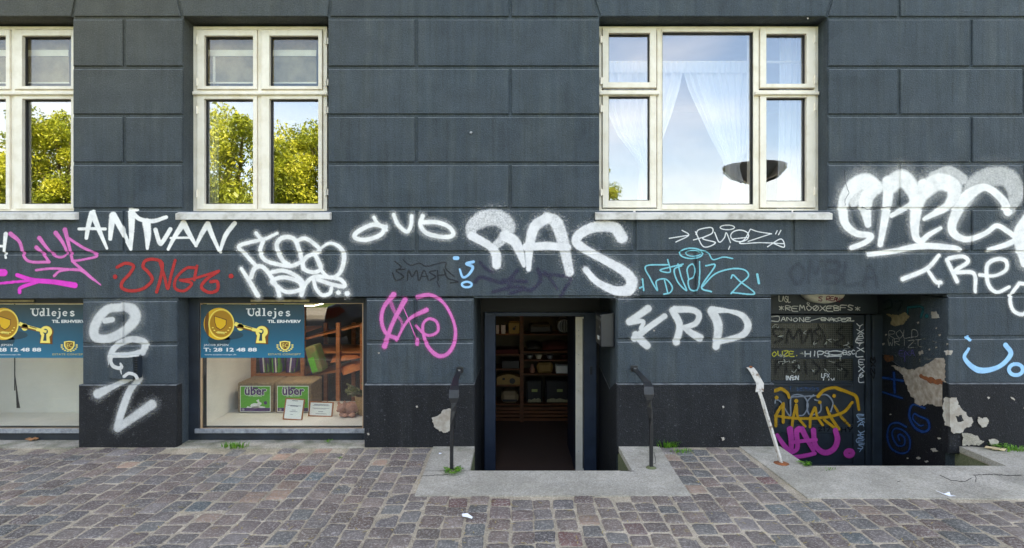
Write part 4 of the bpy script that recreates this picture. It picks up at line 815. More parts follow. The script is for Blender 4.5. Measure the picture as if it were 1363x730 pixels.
graf('thick pink letters VAU with a round dot low on the basement door', [([(80, 445), (130, 520), (180, 575)], [14, 18, 20]), ([(175, 400), (185, 480), (185, 570)], [24, 22, 18], .85), ([(185, 580), (230, 540), (225, 420), (245, 400)], [14, 18, 20, 24], .9), ([(265, 400), (300, 470), (350, 560)], [22, 20, 15], .8), ([(190, 500), (280, 488), (370, 480)], 14), ([(350, 408), (365, 520), (430, 575), (500, 550), (530, 480), (515, 410)], [20, 20, 22, 22, 22, 20], .85), ([(205, 610), (280, 600), (360, 582)], [15, 16, 15]), (ell(618, 580, 26, 20, 0, 360, 9), 18, .8)], DC2, spray('bubblegum_pink_spray', lin(214, 74, 172), .12), .6, .18, surf=pn)
graf('small black writing on the lower door rail', txt('217', 390, 385, 90, 30, 3.6, .25)+txt('HY', 560, 388, 95, 30, 4, .3), DC2, spray('black_paint', lin(10, 10, 12), .1), .5, .2, surf=pn)
graf('black vertical scribble on the post of the basement door', txt('MXNV', 402, 285, 16, 80, 2, .1, .2, True), (1010, 370, 2.704), spray('black_scribble', lin(8, 8, 10), .1), .45, .2, surf=on_plane(Y2-.061))
# right reveal of the basement entrance
xrv = OP['d2'][1]-.0005; rv = on_reveal(xrv)
RC = (1150, 380, 5.617); R5 = (1150, 470, 4.563)
graf('dim teal lettering high on the peeling reveal by the basement door', [([(150, 130), (200, 110), (210, 160), (160, 180)], 8, .6), ([(240, 120), (290, 120), (260, 190)], 8, .6), ([(330, 170), (330, 215)], 8), ([(330, 165), (440, 165), (430, 240)], 10), ([(472, 230)], 16)], RC, sp_teal, .6, .4, surf=rv)
graf('thin white two-line tag on the peeling reveal', txt('ROLD', 190, 335, 230, 60, 2.6, .15)+txt('WRIZT', 180, 405, 260, 50, 2.4, .2), RC, spray('worn_white_marker', lin(170, 170, 160), .2, .8), .5, .3, surf=rv)
graf('worn pale scratches around the two-line tag on the reveal', scrib(14, 150, 560, 320, 560, 2.0, 20), RC, spray('pale_scratch', lin(120, 120, 112), .25, .6), .5, .3, surf=rv)['kind'] = 'stuff'
graf('faint violet scrawl under the white tag on the reveal', txt('GEXA', 230, 485, 160, 40, 2.4, .15, .15)+[([(305, 500), (310, 575)], 2.6)], RC, spray('violet_marker', lin(96, 90, 150), .2, .8), .5, .3, surf=rv)
graf('dark blue sprayed letter H lying on the black reveal', [([(115, 150), (240, 170)], [7, 9]), ([(185, 120), (190, 240)], 9), ([(105, 235), (235, 275)], 7)], R5, sp_bl, .6, .35, surf=rv)
graf('dark blue sprayed 6 on the black reveal', [([(372, 335), (300, 315), (278, 380), (310, 450), (360, 478), (398, 460), (390, 410), (340, 385), (310, 370), (300, 400), (340, 440), (365, 440)], [8, 8, 9, 9, 10, 9, 8, 7, 7, 6, 6, 6])], R5, sp_bl, .6, .35, surf=rv)
graf('dark blue sprayed spiral low on the black reveal', [([(220, 535), (210, 505), (225, 495), (250, 520), (245, 560), (205, 560), (175, 500), (190, 460), (240, 470), (280, 520), (275, 590), (230, 610), (170, 580), (145, 510), (160, 440), (210, 425), (260, 450)], 7)], R5, sp_bl, .6, .3, surf=rv)

# lost paint and bare plaster
def rough_poly(pts, n=5, j=.2):
    out = []
    m_ = len(pts); 
    for i in range(m_):
        a = np.array(pts[i], float); b_ = np.array(pts[(i+1) % m_], float); L_ = np.hypot(*(b_-a))
        k_ = max(2, int(L_/7))
        for t_ in range(k_):
            out.append(tuple(a+(b_-a)*t_/k_+np.random.uniform(-1, 1, 2)*min(L_*j, 3.6)))
    return out
def patch(name, crop, pts, matl, surf, step=.7, parent=bld):
    layer[0] += 1; return sheet(name, [], crop, step, matl, surf, polys=[(rough_poly(pts), 1.0)], parent=parent, thr=.5)
C9 = (540, 470, 3.65)
patch('bare_plaster', C9, [(190, 270), (232, 265), (232, 360), (190, 382), (140, 352), (133, 312), (160, 300)], M['plaster'], on_wall)
patch('bare_plaster', R4, [(318, 430), (345, 428), (358, 460), (385, 490), (405, 508), (398, 530), (375, 535), (370, 555), (335, 555), (318, 520), (312, 470)], M['plaster'], on_wall)
patch('bare_plaster', R4, [(345, 495), (368, 490), (370, 510), (352, 517)], M['plinth'], on_wall, .4)
patch('bare_plaster', R4, [(422, 505), (455, 495), (462, 520), (445, 535), (425, 520)], M['plaster'], on_wall)
patch('bare_plaster', R4, [(368, 556), (400, 555), (445, 585), (430, 596), (372, 596)], M['concrete'], on_wall)
patch('bare_plaster', R4, [(465, 580), (485, 578), (498, 590), (480, 600)], M['plaster'], on_wall)
patch('bare_plaster', R4, [(540, 422), (556, 434), (550, 438)], M['plaster'], on_wall, .4)
patch('bare_plaster', R4, [(588, 460), (600, 458), (602, 470), (590, 470)], M['plaster'], on_wall, .4)
patch('bare_plaster', R4, [(318, 262), (340, 262), (338, 275), (322, 280)], M['plaster'], on_wall, .4)
rvp = lambda px, py: rv(px, py)-np.array([[.0006, 0, 0]])
patch('bare_plaster', RC, [(172, 215), (262, 228), (312, 200), (338, 235), (300, 285), (240, 305), (205, 290), (215, 245)], simple('ochre_plaster', lin(160, 144, 108), lin(130, 116, 86), 18, .95, .006, 50), rvp)
patch('bare_plaster', RC, [(505, 200), (545, 200), (568, 240), (515, 245)], M['plaster'], rvp)
patch('bare_plaster', R4, [(130, 312), (160, 325), (210, 332), (250, 318), (290, 292), (319, 290), (322, 378), (325, 440), (312, 466), (275, 455), (225, 458), (190, 410), (170, 350)], M['plaster_brown'], rvp)
rvq = lambda px, py: rv(px, py)-np.array([[.0012, 0, 0]])
patch('rust_stain', R4, [(230, 345), (262, 358), (318, 370), (318, 384), (268, 378), (232, 360)], M['rust'], rvq, .5)
patch('rust_stain', RC, [(158, 520), (220, 530), (228, 560), (180, 572), (155, 550)], simple('rust_spot', lin(110, 66, 30), lin(60, 44, 32), 30, .9, .003), rvq, .5)
for (a, b_, r_) in ((545, 322, 7), (572, 372, 10), (545, 465, 8), (495, 480, 8), (430, 505, 22), (410, 280, 10), (170, 370, 8), (150, 440, 10), (628, 440, 8)):
    patch('paint_chip', RC, [(a-r_*.8, b_-r_*.5), (a, b_-r_*.4), (a+r_*.5, b_-r_*.9), (a+r_*.8, b_+r_*.2), (a+r_*.1, b_+r_*.3), (a-r_*.3, b_+r_*.9)], M['plaster'], rvq, .35)
for (a, b_, r_) in ((430, 592, 22), (335, 640, 14), (385, 660, 12), (460, 520, 10), (165, 375, 7), (270, 640, 6)):
    patch('paint_chip', R5, [(a-r_, b_-r_*.4), (a+r_*.3, b_-r_*.5), (a+r_, b_+r_*.1), (a-r_*.2, b_+r_*.4)], M['plaster'], rvq, .35)
for (px_, py_, r_) in ((700, 583, 2), (492, 576, 1.5), (556, 540, 1.4), (1298, 555, 1.6), (640, 560, 1.5), (960, 582, 2.2), (960, 540, 1.5), (1310, 528, 1.5), (505, 470, 1.2), (870, 440, 1), (1075, 25, 1)):
    if 632 < px_ < 820: continue
    patch('paint_chip', (0, 0, 1), [(px_-r_, py_-r_*.6), (px_+r_*.3, py_-r_), (px_+r_, py_+r_*.2), (px_-r_*.2, py_+r_)], M['plaster'], on_wall, .35)

crk = spray('crack_line', lin(12, 14, 16), .25, 1.1)
def crack(crop, pts, r_, surf, par):
    layer[0] += 1; pp = []
    for a_, b_ in zip(pts[:-1], pts[1:]):
        n_ = max(2, int(math.hypot(b_[0]-a_[0], b_[1]-a_[1])/6))
        for k in range(n_): pp.append((a_[0]+(b_[0]-a_[0])*k/n_+random.uniform(-1.6, 1.6), a_[1]+(b_[1]-a_[1])*k/n_+random.uniform(-1.2, 1.2)))
    pp.append(pts[-1]); return sheet('crack', [(pp, r_)], crop, .5, crk, surf, .5, 0, (), .08, par)
crack(R1, [(74, 90), (76, 140), (94, 190), (78, 220), (76, 246)], 1.1, on_wall, bld)
crack(R1, [(150, 252), (180, 262), (230, 258), (280, 250)], 1.3, on_wall, bld)
crack(C8, [(398, 235), (396, 300), (396, 410)], 1.0, on_wall, bld)
crack((1000, 570, 3.755), [(10, 82), (60, 80), (105, 76)], 1.2, on_wall, bld)
def on_ground(px, py):
    q_ = F*(H-.0072)/(py-PY); return np.stack([(px-PX)*q_/F, q_-D, np.full(px.shape, .0072)], 1)
C10 = (1000, 570, 3.755); aps = bpy.data.objects['basement_apron']
for pts in ([(940, 235), (1000, 262), (1070, 268), (1100, 250)], [(1115, 232), (1125, 250), (1122, 268)], [(1110, 236), (1200, 230), (1290, 238), (1350, 236)], [(1000, 362), (980, 352)], [(730, 268), (745, 264)]): crack(C10, pts, 1.3, on_ground, aps)
C11 = (480, 560, 2.844); aps = bpy.data.objects['door_apron']
for pts in ([(1110, 120), (1118, 160), (1085, 178)], [(230, 210), (330, 205)], [(985, 190), (1036, 192)]): crack(C11, pts, .8, on_ground, aps)
# ------------------------------------------------------------------ fittings on the wall
def strap(mb, path, wds, th, tws):       # flat iron bar along a path with width, thickness and twist
    path = [Vector(p) for p in path]; vs = []; n = len(path)
    for i, p in enumerate(path):
        t_ = (path[min(i+1, n-1)]-path[max(i-1, 0)]).normalized(); u = Vector((1, 0, 0)); v2 = t_.cross(u).normalized()
        c_, s_ = math.cos(tws[i]), math.sin(tws[i]); a = u*c_+v2*s_; b_ = -u*s_+v2*c_; w_ = wds[i]/2; h_ = (th[i] if hasattr(th, '__len__') else th)/2
        vs += [p+a*w_+b_*h_, p-a*w_+b_*h_, p-a*w_-b_*h_, p+a*w_-b_*h_]
    f = [(0, 1, 2, 3), tuple((n-1)*4+k for k in (3, 2, 1, 0))]
    for i in range(n-1):
        for k in range(4): a = i*4+k; b_ = i*4+(k+1) % 4; f.append((a, a+4, b_+4, b_))
    mb.add(vs, f)
def handrail(xw_, xb_, yb_, zw_, label, mir=1):
    r = empty('handrail', (xw_, yb_, 0), label, 'handrail', 'black iron handrails either side of the middle door')
    q = MB(); strap(q, [(xw_, -.002, zw_+.006), (xw_, -.10, zw_-.002), (xw_, -.35, zw_-.012), (xb_, yb_+.07, zw_-.02), (xb_, yb_+.015, zw_-.045), (xb_, yb_, zw_-.10), (xb_, yb_, zw_-.14)], [.045, .045, .05, .062, .075, .078, .045], .010, [0]*7)
    q.build('strap', M['black_metal'], r, bevel=.002)
    q = MB(); strap(q, [(xb_, yb_, zw_-.139), (xb_+.004*mir, yb_, zw_-.20), (xb_+.012*mir, yb_, zw_-.28), (xb_+.016*mir, yb_, zw_-.34), (xb_+.016*mir, yb_, 0.004)], [.040, .040, .034, .026, .026], [.012, .012, .018, .026, .026], [0, .5*mir, 1.0*mir, 1.57*mir, 1.57*mir])
    q.build('post', M['black_metal'], r, bevel=.002)
    q = MB(); q.box(xw_-.032, xw_+.032, -.0375, -.0285 if zw_ < .5 else .0, zw_-.022, zw_+.022) if False else q.box(xw_-.03, xw_+.03, -.008, -.0005, zw_-.022, zw_+.028); q.build('wall_plate', M['black_metal'], r)
    q = MB(); q.disc((xw_, -.045, zw_+.0065), (0, 0, 1), .013, .006, 8); q.build('bolt', M['steel'], r)
    q = MB(); q.disc((xb_+.016*mir, yb_, .0065), (0, 0, 1), .042, .012, 12, r2=.024); q.build('foot_collar', M['pit'], r)
    return r
handrail(X(612), G(604, 628).x, G(604, 628).y, Z(493), 'black iron handrail with clover weed at its foot, left of the middle door', -1)
handrail(X(844), G(866, 624).x-.012, G(866, 624).y, Z(491), 'black iron handrail right of the middle door, beside a bare concrete corner')
bx = G(1040, 618); wz = Z(489); wx = X(997)
r = empty('handrail', (wx, bx.y, 0), 'bent leaning handrail with chipped white paint beside the right basement door', 'handrail')
q = MB(); p2 = P(1011, 522, -.17)
strap(q, [(wx, -.002, wz-.005), (wx, -.03, wz), (wx+.012, -.07, wz-.03), (wx+.045, -.12, wz-.12), (p2.x, p2.y, p2.z)], [.055, .06, .06, .062, .068], .010, [0, 0, .05, .1, .1]); q.build('strap', M['white_metal'], r, bevel=.002)
q = MB(); strap(q, [(p2.x, p2.y, p2.z-.001), (p2.x+.01, p2.y-.03, p2.z-.06), (p2.x+.022, p2.y-.07, p2.z-.15), (bx.x-.02, bx.y+.07, .16), (bx.x, bx.y, .004)], [.030, .028, .026, .028, .028], [.012, .016, .022, .020, .018], [.1, .6, 1.2, 1.4, 1.4]); q.build('post', M['white_metal'], r, bevel=.002)
q = MB(); q.disc((wx+.001, -.036, wz+.006), (0, -.3, 1), .014, .007, 8); q.build('bolt', M['rust'], r)
q = MB(); q.disc((bx.x, bx.y, .0065), (0, 0, 1), .06, .008, 9, r2=.035); q.build('foot_collar', M['rust'], r)

# mailbox on the right reveal of the middle entrance
xr = OP['d1'][1]-.006; mx0 = xr-.118
mz0, mz1 = .852, 1.156
r = empty('mailbox', (xr-.06, .28, mz0), 'anthracite metal letterbox fixed inside the middle doorway', 'mailbox')
m_an = simple('anthracite_powder_coat', lin(38, 41, 45), lin(32, 35, 39), 6, .35, .0002, 200, spec=.5)
q = MB(); q.box(mx0, xr, .095, .43, mz0, mz1-.012); q.build('body', m_an, r, bevel=.006)
q = MB(); q.prism([(mx0-.008, mz1-.028), (mx0-.008, mz1-.016), (xr, mz1), (xr, mz1-.0121)], lambda p: (p[0], .09, p[1]), lambda p: (p[0], .435, p[1])); q.build('lid', m_an, r)
q = MB(); q.box(mx0-.0035, mx0-.0005, .13, .40, mz1-.075, mz1-.045); q.build('letter_slot', M['steel'], r)
q = MB(); q.box(mx0-.0035, mx0-.0005, .20, .30, mz0+.05, mz0+.085); q.build('name_plate', M['white_board'], r)
q = MB(); q.disc((mx0-.0005, .16, mz0+.17), (-1, 0, 0), .011, .005, 12); q.build('lock', M['steel'], r)

# vent cowl on the pier
vx0, vx1, vz0, vz1 = X(145.5), X(189.5), Z(503), Z(473)
r = empty('wall_vent', ((vx0+vx1)/2, 0, vz0), 'small curved metal vent cowl on the left pier, crossed by white graffiti', 'vent')
q = MB(); n = 12; prof = [(vx0+(vx1-vx0-.03)*i/n, -.006-.075*math.sin(math.pi/2*(i/n))**.8) for i in range(n+1)]
poly = [(vx0, -.001)]+prof+[(prof[-1][0], -.001)]
q.prism(poly, lambda p: (p[0], p[1], vz0), lambda p: (p[0], p[1], vz1)); q.build('hood', M['wall'], r, bevel=.002)
q = MB(); q.box(vx1-.0295, vx1-.004, -.060, -.001, vz0+.006, vz1-.006); q.build('grille_core', M['black'], r)
q = MB()
for i in range(9): zz = vz0+.012+i*(vz1-vz0-.03)/8; q.box(vx1-.029, vx1, -.072, -.0615, zz, zz+.007)
q.box(vx1-.0025, vx1, -.0612, -.001, vz0+.006, vz1-.006); q.build('louvre', M['dark_frame'], r)
def on_hood(px, py):
    y = np.full(px.shape, -.05)
    for _ in range(6):
        u = np.clip(((px-PX)*(D+y)/F-vx0)/(vx1-vx0-.03), 0, 1.1); y = -.006-.075*np.sin(np.pi/2*np.minimum(u, 1))**.8
    q_ = D+y; return np.stack([(px-PX)*q_/F, y-.003, H-(py-PY)*q_/F], 1)
graf('white paint drips across the vent cowl on the pier', [([(462, 300), (500, 300), (540, 300), (585, 296)], [7, 6, 5, 4]), ([(470, 300), (468, 320), (480, 342), (505, 350), (515, 345), (510, 330)], [9, 8, 8, 8, 7, 4]), ([(508, 345), (514, 375)], [5, 2]), ([(525, 385), (545, 372), (570, 378), (580, 392)], 7)], L2, sp_g, .6, .25, surf=on_hood)
c = P(627, 177, 0); r = MB(); r.disc((c.x, 0, c.z), (0, -1, 0), .014, .012, 14, r2=.010); r.disc((c.x, -.0121, c.z), (0, -1, 0), .006, .006, 8)
tag(r.build('wall_bolt', M['steel']), 'small metal bolt alone high on the wall between the windows', 'bolt')

# lamp over the right basement door
lc = P(1097, 391, .90); r = empty('door_lamp', (lc.x, Y2+.01, lc.z), 'white bulkhead lamp with dark red scribble over the right basement door', 'lamp')
q = MB(); n = 16; v = []; f = []
prof = [(1.0, 0), (1.0, .05), (.93, .085), (.75, .11), (.4, .125), (.0, .13)]
for (k_, dy) in prof:
    for i in range(n*2):
        a = math.pi*i/n; v.append((lc.x+.215*k_*math.cos(a), Y2+.008-dy, lc.z+.105*k_*math.sin(a)))
for j in range(len(prof)-1):
    for i in range(n*2): a = j*n*2+i; b_ = j*n*2+(i+1) % (n*2); f.append((a, b_, b_+n*2, a+n*2))
q.add(v, f); q.build('lamp_cover', mat('opal_lamp_plastic', lin(240, 236, 222), .35), r, smooth=True)
graf('dark red scribble on the bulkhead lamp over the basement door', txt('SGREANING', 395, 88, 250, 30, 2.6, .1, .2), DC1, spray('crimson_marker', lin(140, 20, 50), .05), .4, .25, surf=lambda px, py: np.stack([(px-PX)*(D+.82)/F, .82+.10*np.abs(((px-PX)*(D+.82)/F-lc.x)/.21)**3, H-(py-PY)*(D+.82)/F], 1))

# ------------------------------------------------------------------ posters behind the shop glass
OS = (262, 398, 8.69); YP = .182
def flat(name, polys, matl, dy, parent, dx=0):
    q = MB()
    for pl_ in polys:
        pts = [P(OS[0]+a/OS[2]+dx, OS[1]+b_/OS[2], YP) for a, b_ in pl_]
        q.prism([(p.x, p.z) for p in pts], lambda p: (p[0], YP-dy-.0004, p[1]), lambda p: (p[0], YP-dy, p[1]))
    o = q.build(name, matl, parent); bm = bmesh.new(); bm.from_mesh(o.data); bmesh.ops.recalc_face_normals(bm, faces=bm.faces); bm.to_mesh(o.data); bm.free(); return o
def stroke_poly(pts, r):
    c_ = catmull(pts, 6); out_l = []; out_r = []
    rr = np.interp(np.linspace(0, 1, len(c_)), np.linspace(0, 1, len(r)), r) if hasattr(r, '__len__') else [r]*len(c_)
    for i, p in enumerate(c_):
        t_ = c_[min(i+1, len(c_)-1)]-c_[max(i-1, 0)]; t_ = t_/np.hypot(*t_); nrm = np.array([-t_[1], t_[0]])
        out_l.append(tuple(p+nrm*rr[i])); out_r.append(tuple(p-nrm*rr[i]))
    return [(out_l[i], out_l[i+1], out_r[i+1], out_r[i]) for i in range(len(out_l)-1)]
m = mat('poster_teal_print', rough=.35); t = NT(m)
gg = t.n('ShaderNodeNewGeometry'); sp = t.n('ShaderNodeSeparateXYZ'); t.l(gg.outputs['Position'], sp.inputs[0])
f_ = t.math('DIVIDE', t.math('SUBTRACT', sp.outputs['Z'], Z(478, YP)), Z(405, YP)-Z(478, YP))
t.l(t.ramp(f_, [(0, lin(10, 108, 138)), (.35, lin(14, 88, 112)), (.75, lin(20, 66, 82)), (1, lin(24, 54, 66))]), t.b.inputs['Base Color'])
gold = mat('poster_gold_print', lin(226, 176, 30), .35); gold_l = mat('poster_pale_gold_print', lin(244, 222, 110), .35); gold_d = mat('poster_dark_gold_print', lin(112, 66, 14), .35); gold_m = mat('poster_mid_gold_print', lin(170, 120, 18), .35)
pshade = mat('poster_print_dark_teal', lin(14, 60, 76), .35); white_p = mat('poster_white_print', lin(225, 226, 222), .35); pale_t = mat('poster_key_hole_print', lin(14, 60, 74), .35); pale_g = mat('poster_gold_lettering', lin(206, 190, 120), .35)
def text_mesh(s, size, x, z, y, matl, parent, name='lettering', sx=1.0, bold=0.0, shear=0.0, align='LEFT'):
    cu = bpy.data.curves.new(name, 'FONT'); cu.body = s; cu.size = size; cu.offset = bold; cu.shear = shear; cu.align_x = align; cu.resolution_u = 2; cu.extrude = .0002
    tmp = bpy.data.objects.new('tmp', cu); C.objects.link(tmp); dg = bpy.context.evaluated_depsgraph_get(); me = bpy.data.meshes.new_from_object(tmp.evaluated_get(dg)); bpy.data.objects.remove(tmp)
    me.transform(Matrix.Translation((x, y, z)) @ Matrix.Rotation(R(90), 4, 'X') @ Matrix.Diagonal((sx, 1, 1, 1))); me.materials.clear(); me.materials.append(matl); me.name = name
    o = bpy.data.objects.new(name, me); C.objects.link(o)
    if parent is not None: setpar(o, parent)
    return o
def ptxt(s, px0, pyb, hpx, wpx, matl, par, dx, bold=0.0, y=YP, cap=.72):   # baseline at pyb, cap height in crop px, width in crop px
    sc = (D+y)/F/OS[2]; size = hpx*sc/cap
    p = P(OS[0]+px0/OS[2]+dx, OS[1]+pyb/OS[2], y)
    o = text_mesh(s, size, 0, 0, 0, matl, None, 'lettering', 1, bold)
    xs_ = [v_.co.x for v_ in o.data.vertices]; wd = max(xs_)-min(xs_)
    o.data.transform(Matrix.Diagonal((wpx*sc/wd, 1, 1, 1))); o.data.transform(Matrix.Translation((p.x, y-.0022, p.z)))
    o['kind'] = 'stuff'; setpar(o, par); return o
def poster(dx, label):
    x0, x1 = X(267.2+dx, YP), X(405.2+dx, YP); r = empty('poster', ((x0+x1)/2, YP, Z(477, YP)), label, 'poster', 'teal letting posters in the shop windows')
    q = MB(); q.box(x0, x1, YP, YP+.006, Z(476.6, YP), Z(405.8, YP)); b_ = q.build('poster_board', bpy.data.materials['poster_teal_print'], r)
    flat('printed_shadow', [ell(330, 420, 210, 55, 0, 360, 24), ell(260, 480, 130, 70, 0, 360, 24)], pshade, .0005, r, dx)
    flat('key_bow', [ell(258, 290, 178, 186, 0, 360, 36)], gold, .0010, r, dx)
    flat('key_bow_rim', [ell(150, 290, 60, 140, 100, 260, 14)], gold_d, .0014, r, dx)
    ring = []
    for a in range(0, 360, 10): ring.append([(285+150*k*math.cos(R(b2)), 290+172*j_*math.sin(R(b2))) for (k, j_, b2) in ((1, 1, a), (1, 1, a+10.2), (.92, .93, a+10.2), (.92, .93, a))])
    flat('key_bow_rim', ring, gold_l, .0018, r, dx)
    flat('key_bow_face', [ell(285, 290, 132, 152, 0, 360, 32)], gold_m, .0016, r, dx)
    flat('key_shield', [[(200, 192), (275, 215), (348, 238), (345, 300), (315, 340), (275, 365), (225, 335), (205, 270)]], gold_d, .0020, r, dx)
    flat('key_shield', [[(210, 206), (275, 226), (338, 248), (335, 300), (308, 332), (275, 352), (232, 325), (214, 270)]], gold, .0024, r, dx)
    lv = []
    for a in range(0, 8):
        an = R(20+a*20); cx_, cy_ = 285+105*math.cos(an), 300+100*math.sin(an); lv.append(ell(cx_, cy_, 12, 7, 0, 360, 8))
    lv.append([(240, 375), (325, 385), (322, 410), (238, 400)]); flat('key_laurel', lv, gold_l, .0026, r, dx)
    flat('key_shaft', stroke_poly([(440, 285), (520, 320), (640, 352), (755, 378)], [22, 24, 20, 18])+[ell(505, 328, 38, 42, 0, 360, 18)], gold_l, .0012, r, dx)
    flat('key_shaft', stroke_poly([(450, 325), (520, 338), (640, 368), (745, 388)], [8, 8, 8, 6])+stroke_poly([(560, 318), (640, 340), (740, 366)], [5, 5, 5]), gold_d, .0018, r, dx)
    flat('lock_plate', [ell(760, 385, 78, 74, 150, 390, 24)+[(825, 440), (825, 525), (680, 518), (678, 500), (692, 420), (665, 380)]], gold_d, .0014, r, dx)
    flat('lock_plate', [ell(752, 382, 70, 68, 150, 380, 20)+[(790, 440), (800, 512), (684, 510), (700, 425)]], gold_l, .0020, r, dx)
    flat('key_hole', [ell(745, 378, 30, 32, 0, 360, 16), [(735, 400), (755, 400), (758, 485), (718, 485)]], pale_t, .0024, r, dx)
    flat('key_shaft', stroke_poly([(640, 352), (700, 366), (758, 380)], [18, 17, 15]), gold_l, .0028, r, dx)
    # headline in slab letters
    U = stroke_poly([(600, 115), (601, 170), (630, 193), (655, 178), (657, 118)], [10, 10, 8, 5, 5])+[[(570, 112), (626, 112), (626, 122), (570, 122)], [(638, 112), (677, 112), (677, 121), (638, 121)]]
    dd = stroke_poly(ell(702, 172, 17, 23, 20, 340, 14), 7.5)+[[(716, 108), (735, 108), (735, 198), (716, 198)], [(704, 108), (716, 108), (716, 117), (704, 117)], [(735, 190), (744, 190), (744, 198), (735, 198)]]
    l_ = [[(770, 108), (789, 108), (789, 198), (770, 198)], [(758, 108), (770, 108), (770, 117), (758, 117)], [(758, 190), (770, 190), (770, 198), (758, 198)], [(789, 190), (800, 190), (800, 198), (789, 198)]]
    def e_(cx_): return stroke_poly(ell(cx_, 171, 22, 23, 40, 350, 16), 7)+[[(cx_-20, 166), (cx_+24, 166), (cx_+24, 174), (cx_-20, 174)]]
    j_ = stroke_poly([(910, 145), (910, 200), (898, 222), (878, 222)], [9, 9, 7, 6])+[ell(908, 118, 10, 10, 0, 360, 10), [(892, 142), (903, 142), (903, 150), (892, 150)]]
    s_ = stroke_poly([(1076, 155), (1058, 145), (1036, 157), (1056, 171), (1076, 184), (1056, 197), (1032, 187)], 7.5)
    flat('headline', U+dd+l_+e_(846)+j_+e_(972)+s_, white_p, .0024, r, dx)['kind'] = 'stuff'
    ptxt('TIL ERHVERV', 820, 277, 34, 386, white_p, r, dx, .0015)
    ptxt('JACOB JEPSEN', 84, 545, 24, 284, white_p, r, dx, .0)
    ptxt('T: 28 12 48 88', 80, 608, 42, 618, white_p, r, dx, .0015)
    ptxt('www.estateconcept.dk', 90, 652, 16, 370, white_p, r, dx, .0)
    ptxt('ESTATE CONCEPT', 824, 652, 22, 378, pale_g, r, dx, .0)
    flat('crest', [[(958, 495), (1020, 486), (1082, 495), (1080, 545), (1060, 580), (1020, 600), (980, 580), (960, 545)]], gold_l, .0010, r, dx)
    flat('crest', [[(975, 505), (1020, 498), (1065, 505), (1063, 545), (1045, 572), (1020, 585), (995, 572), (977, 545)]], gold_d, .0014, r, dx)
    ptxt('EC', 988, 560, 46, 62, gold_l, r, dx, .0)
    lv = []
    for sgn in (-1, 1):
        for k in range(5): an = R(-10+k*22); lv.append(ell(1020+sgn*88*math.cos(an), 545+62*math.sin(an), 14, 8, 0, 360, 8))
    flat('crest_laurel', lv, gold_l, .0012, r, dx)
    return r
poster(0, 'teal poster with golden key hanging in the shop window with the bales')
poster(-287, 'teal poster with golden key in the leftmost shop window, cut by the photo edge')

# ------------------------------------------------------------------ goods in the shop window
def zf(py, h): return F*(H-h)/(py-PY)-D      # distance of a point at height h
hay = simple('pressed_straw_bedding', lin(150, 128, 96), lin(112, 94, 70), 60, .95, .006, 120)
green_l = mat('bale_green_label', lin(84, 168, 38), .4); purple = mat('bale_purple_print', lin(72, 36, 96), .4); wht = mat('label_white', lin(236, 238, 230), .4)
def bale(px0, px1, label):
    yb = zf(550.5, .078)+.02; x0, x1 = X(px0, yb), X(px1, yb); z0, z1 = .080, Z(509.5, yb); r = empty('bedding_bale', ((x0+x1)/2, yb+.15, z0), label, 'bale', 'pet bedding bales in the shop window')
    q = MB(); q.box(x0, x1, yb, yb+.34, z0, z1); q.build('bale', hay, r, bevel=.012)
    w_ = x1-x0; h_ = z1-z0; lx0, lx1, lz0, lz1 = x0+w_*.09, x1-w_*.08, z0+h_*.05, z0+h_*.87
    q = MB(); q.box(lx0-.006, lx1+.006, yb-.0012, yb-.0004, lz0-.006, lz1+.006); lb = q.build('label_border', wht, r)
    q = MB(); q.box(lx0, lx1, yb-.0024, yb-.0014, lz0+.035, lz1); q.build('label', green_l, r)
    q = MB(); q.box(lx0, lx1, yb-.0026, yb-.0014, lz0, lz0+.034); q.build('label_band', purple, r)
    o = text_mesh('über', .118, (lx0+lx1)/2, lz0+.168, yb-.0034, purple, r, sx=1.0, bold=.0035, align='CENTER')
    text_mesh('über', .118, (lx0+lx1)/2, lz0+.168, yb-.0028, wht, r, sx=1.0, bold=.0075, align='CENTER')
    text_mesh('PET BEDDING', .022, (lx0+lx1)/2, lz0+.148, yb-.0030, wht, r, align='CENTER')
    q = MB(); q.box((lx0+lx1)/2-.026, (lx0+lx1)/2+.026, yb-.0032, yb-.0025, lz1-.026, lz1-.008); q.build('label_badge', purple, r)
    q = MB(); q.disc((lx1-.045, yb-.0025, lz0+.085), (0, -1, 0), .018, .0006, 14); q.build('label_badge', purple, r)
    text_mesh('10', .030, lx0+.008, lz0+.006, yb-.0030, wht, r)
    # rabbit silhouette printed in white
    cx_, cz_ = (lx0+lx1)/2+.0, lz0+.056
    pr = [ell(0, 0, .050, .026, 0, 360, 16), ell(.042, .022, .022, .016, 0, 360, 12), [(.028, .032), (.044, .034), (.036, .066), (.022, .060)], [(.008, .052), (.022, .058), (.038, .036), (.030, .030)], [(-.09, -.022), (.10, -.022), (.10, -.012), (.06, -.006), (-.05, -.012), (-.08, -.006)]]
    q = MB()
    for p_ in pr: q.prism(p_, lambda a: (cx_+a[0], yb-.0030, cz_+a[1]), lambda a: (cx_+a[0], yb-.0025, cz_+a[1]))
    o = q.build('label_rabbit', wht, r); bm = bmesh.new(); bm.from_mesh(o.data); bmesh.ops.recalc_face_normals(bm, faces=bm.faces); bm.to_mesh(o.data); bm.free()
    return r
bale(316.2, 363.2, 'straw bedding bale with green label, the left of two, fully visible')
bale(365.4, 414, 'straw bedding bale with green label, partly hidden by the framed notice')
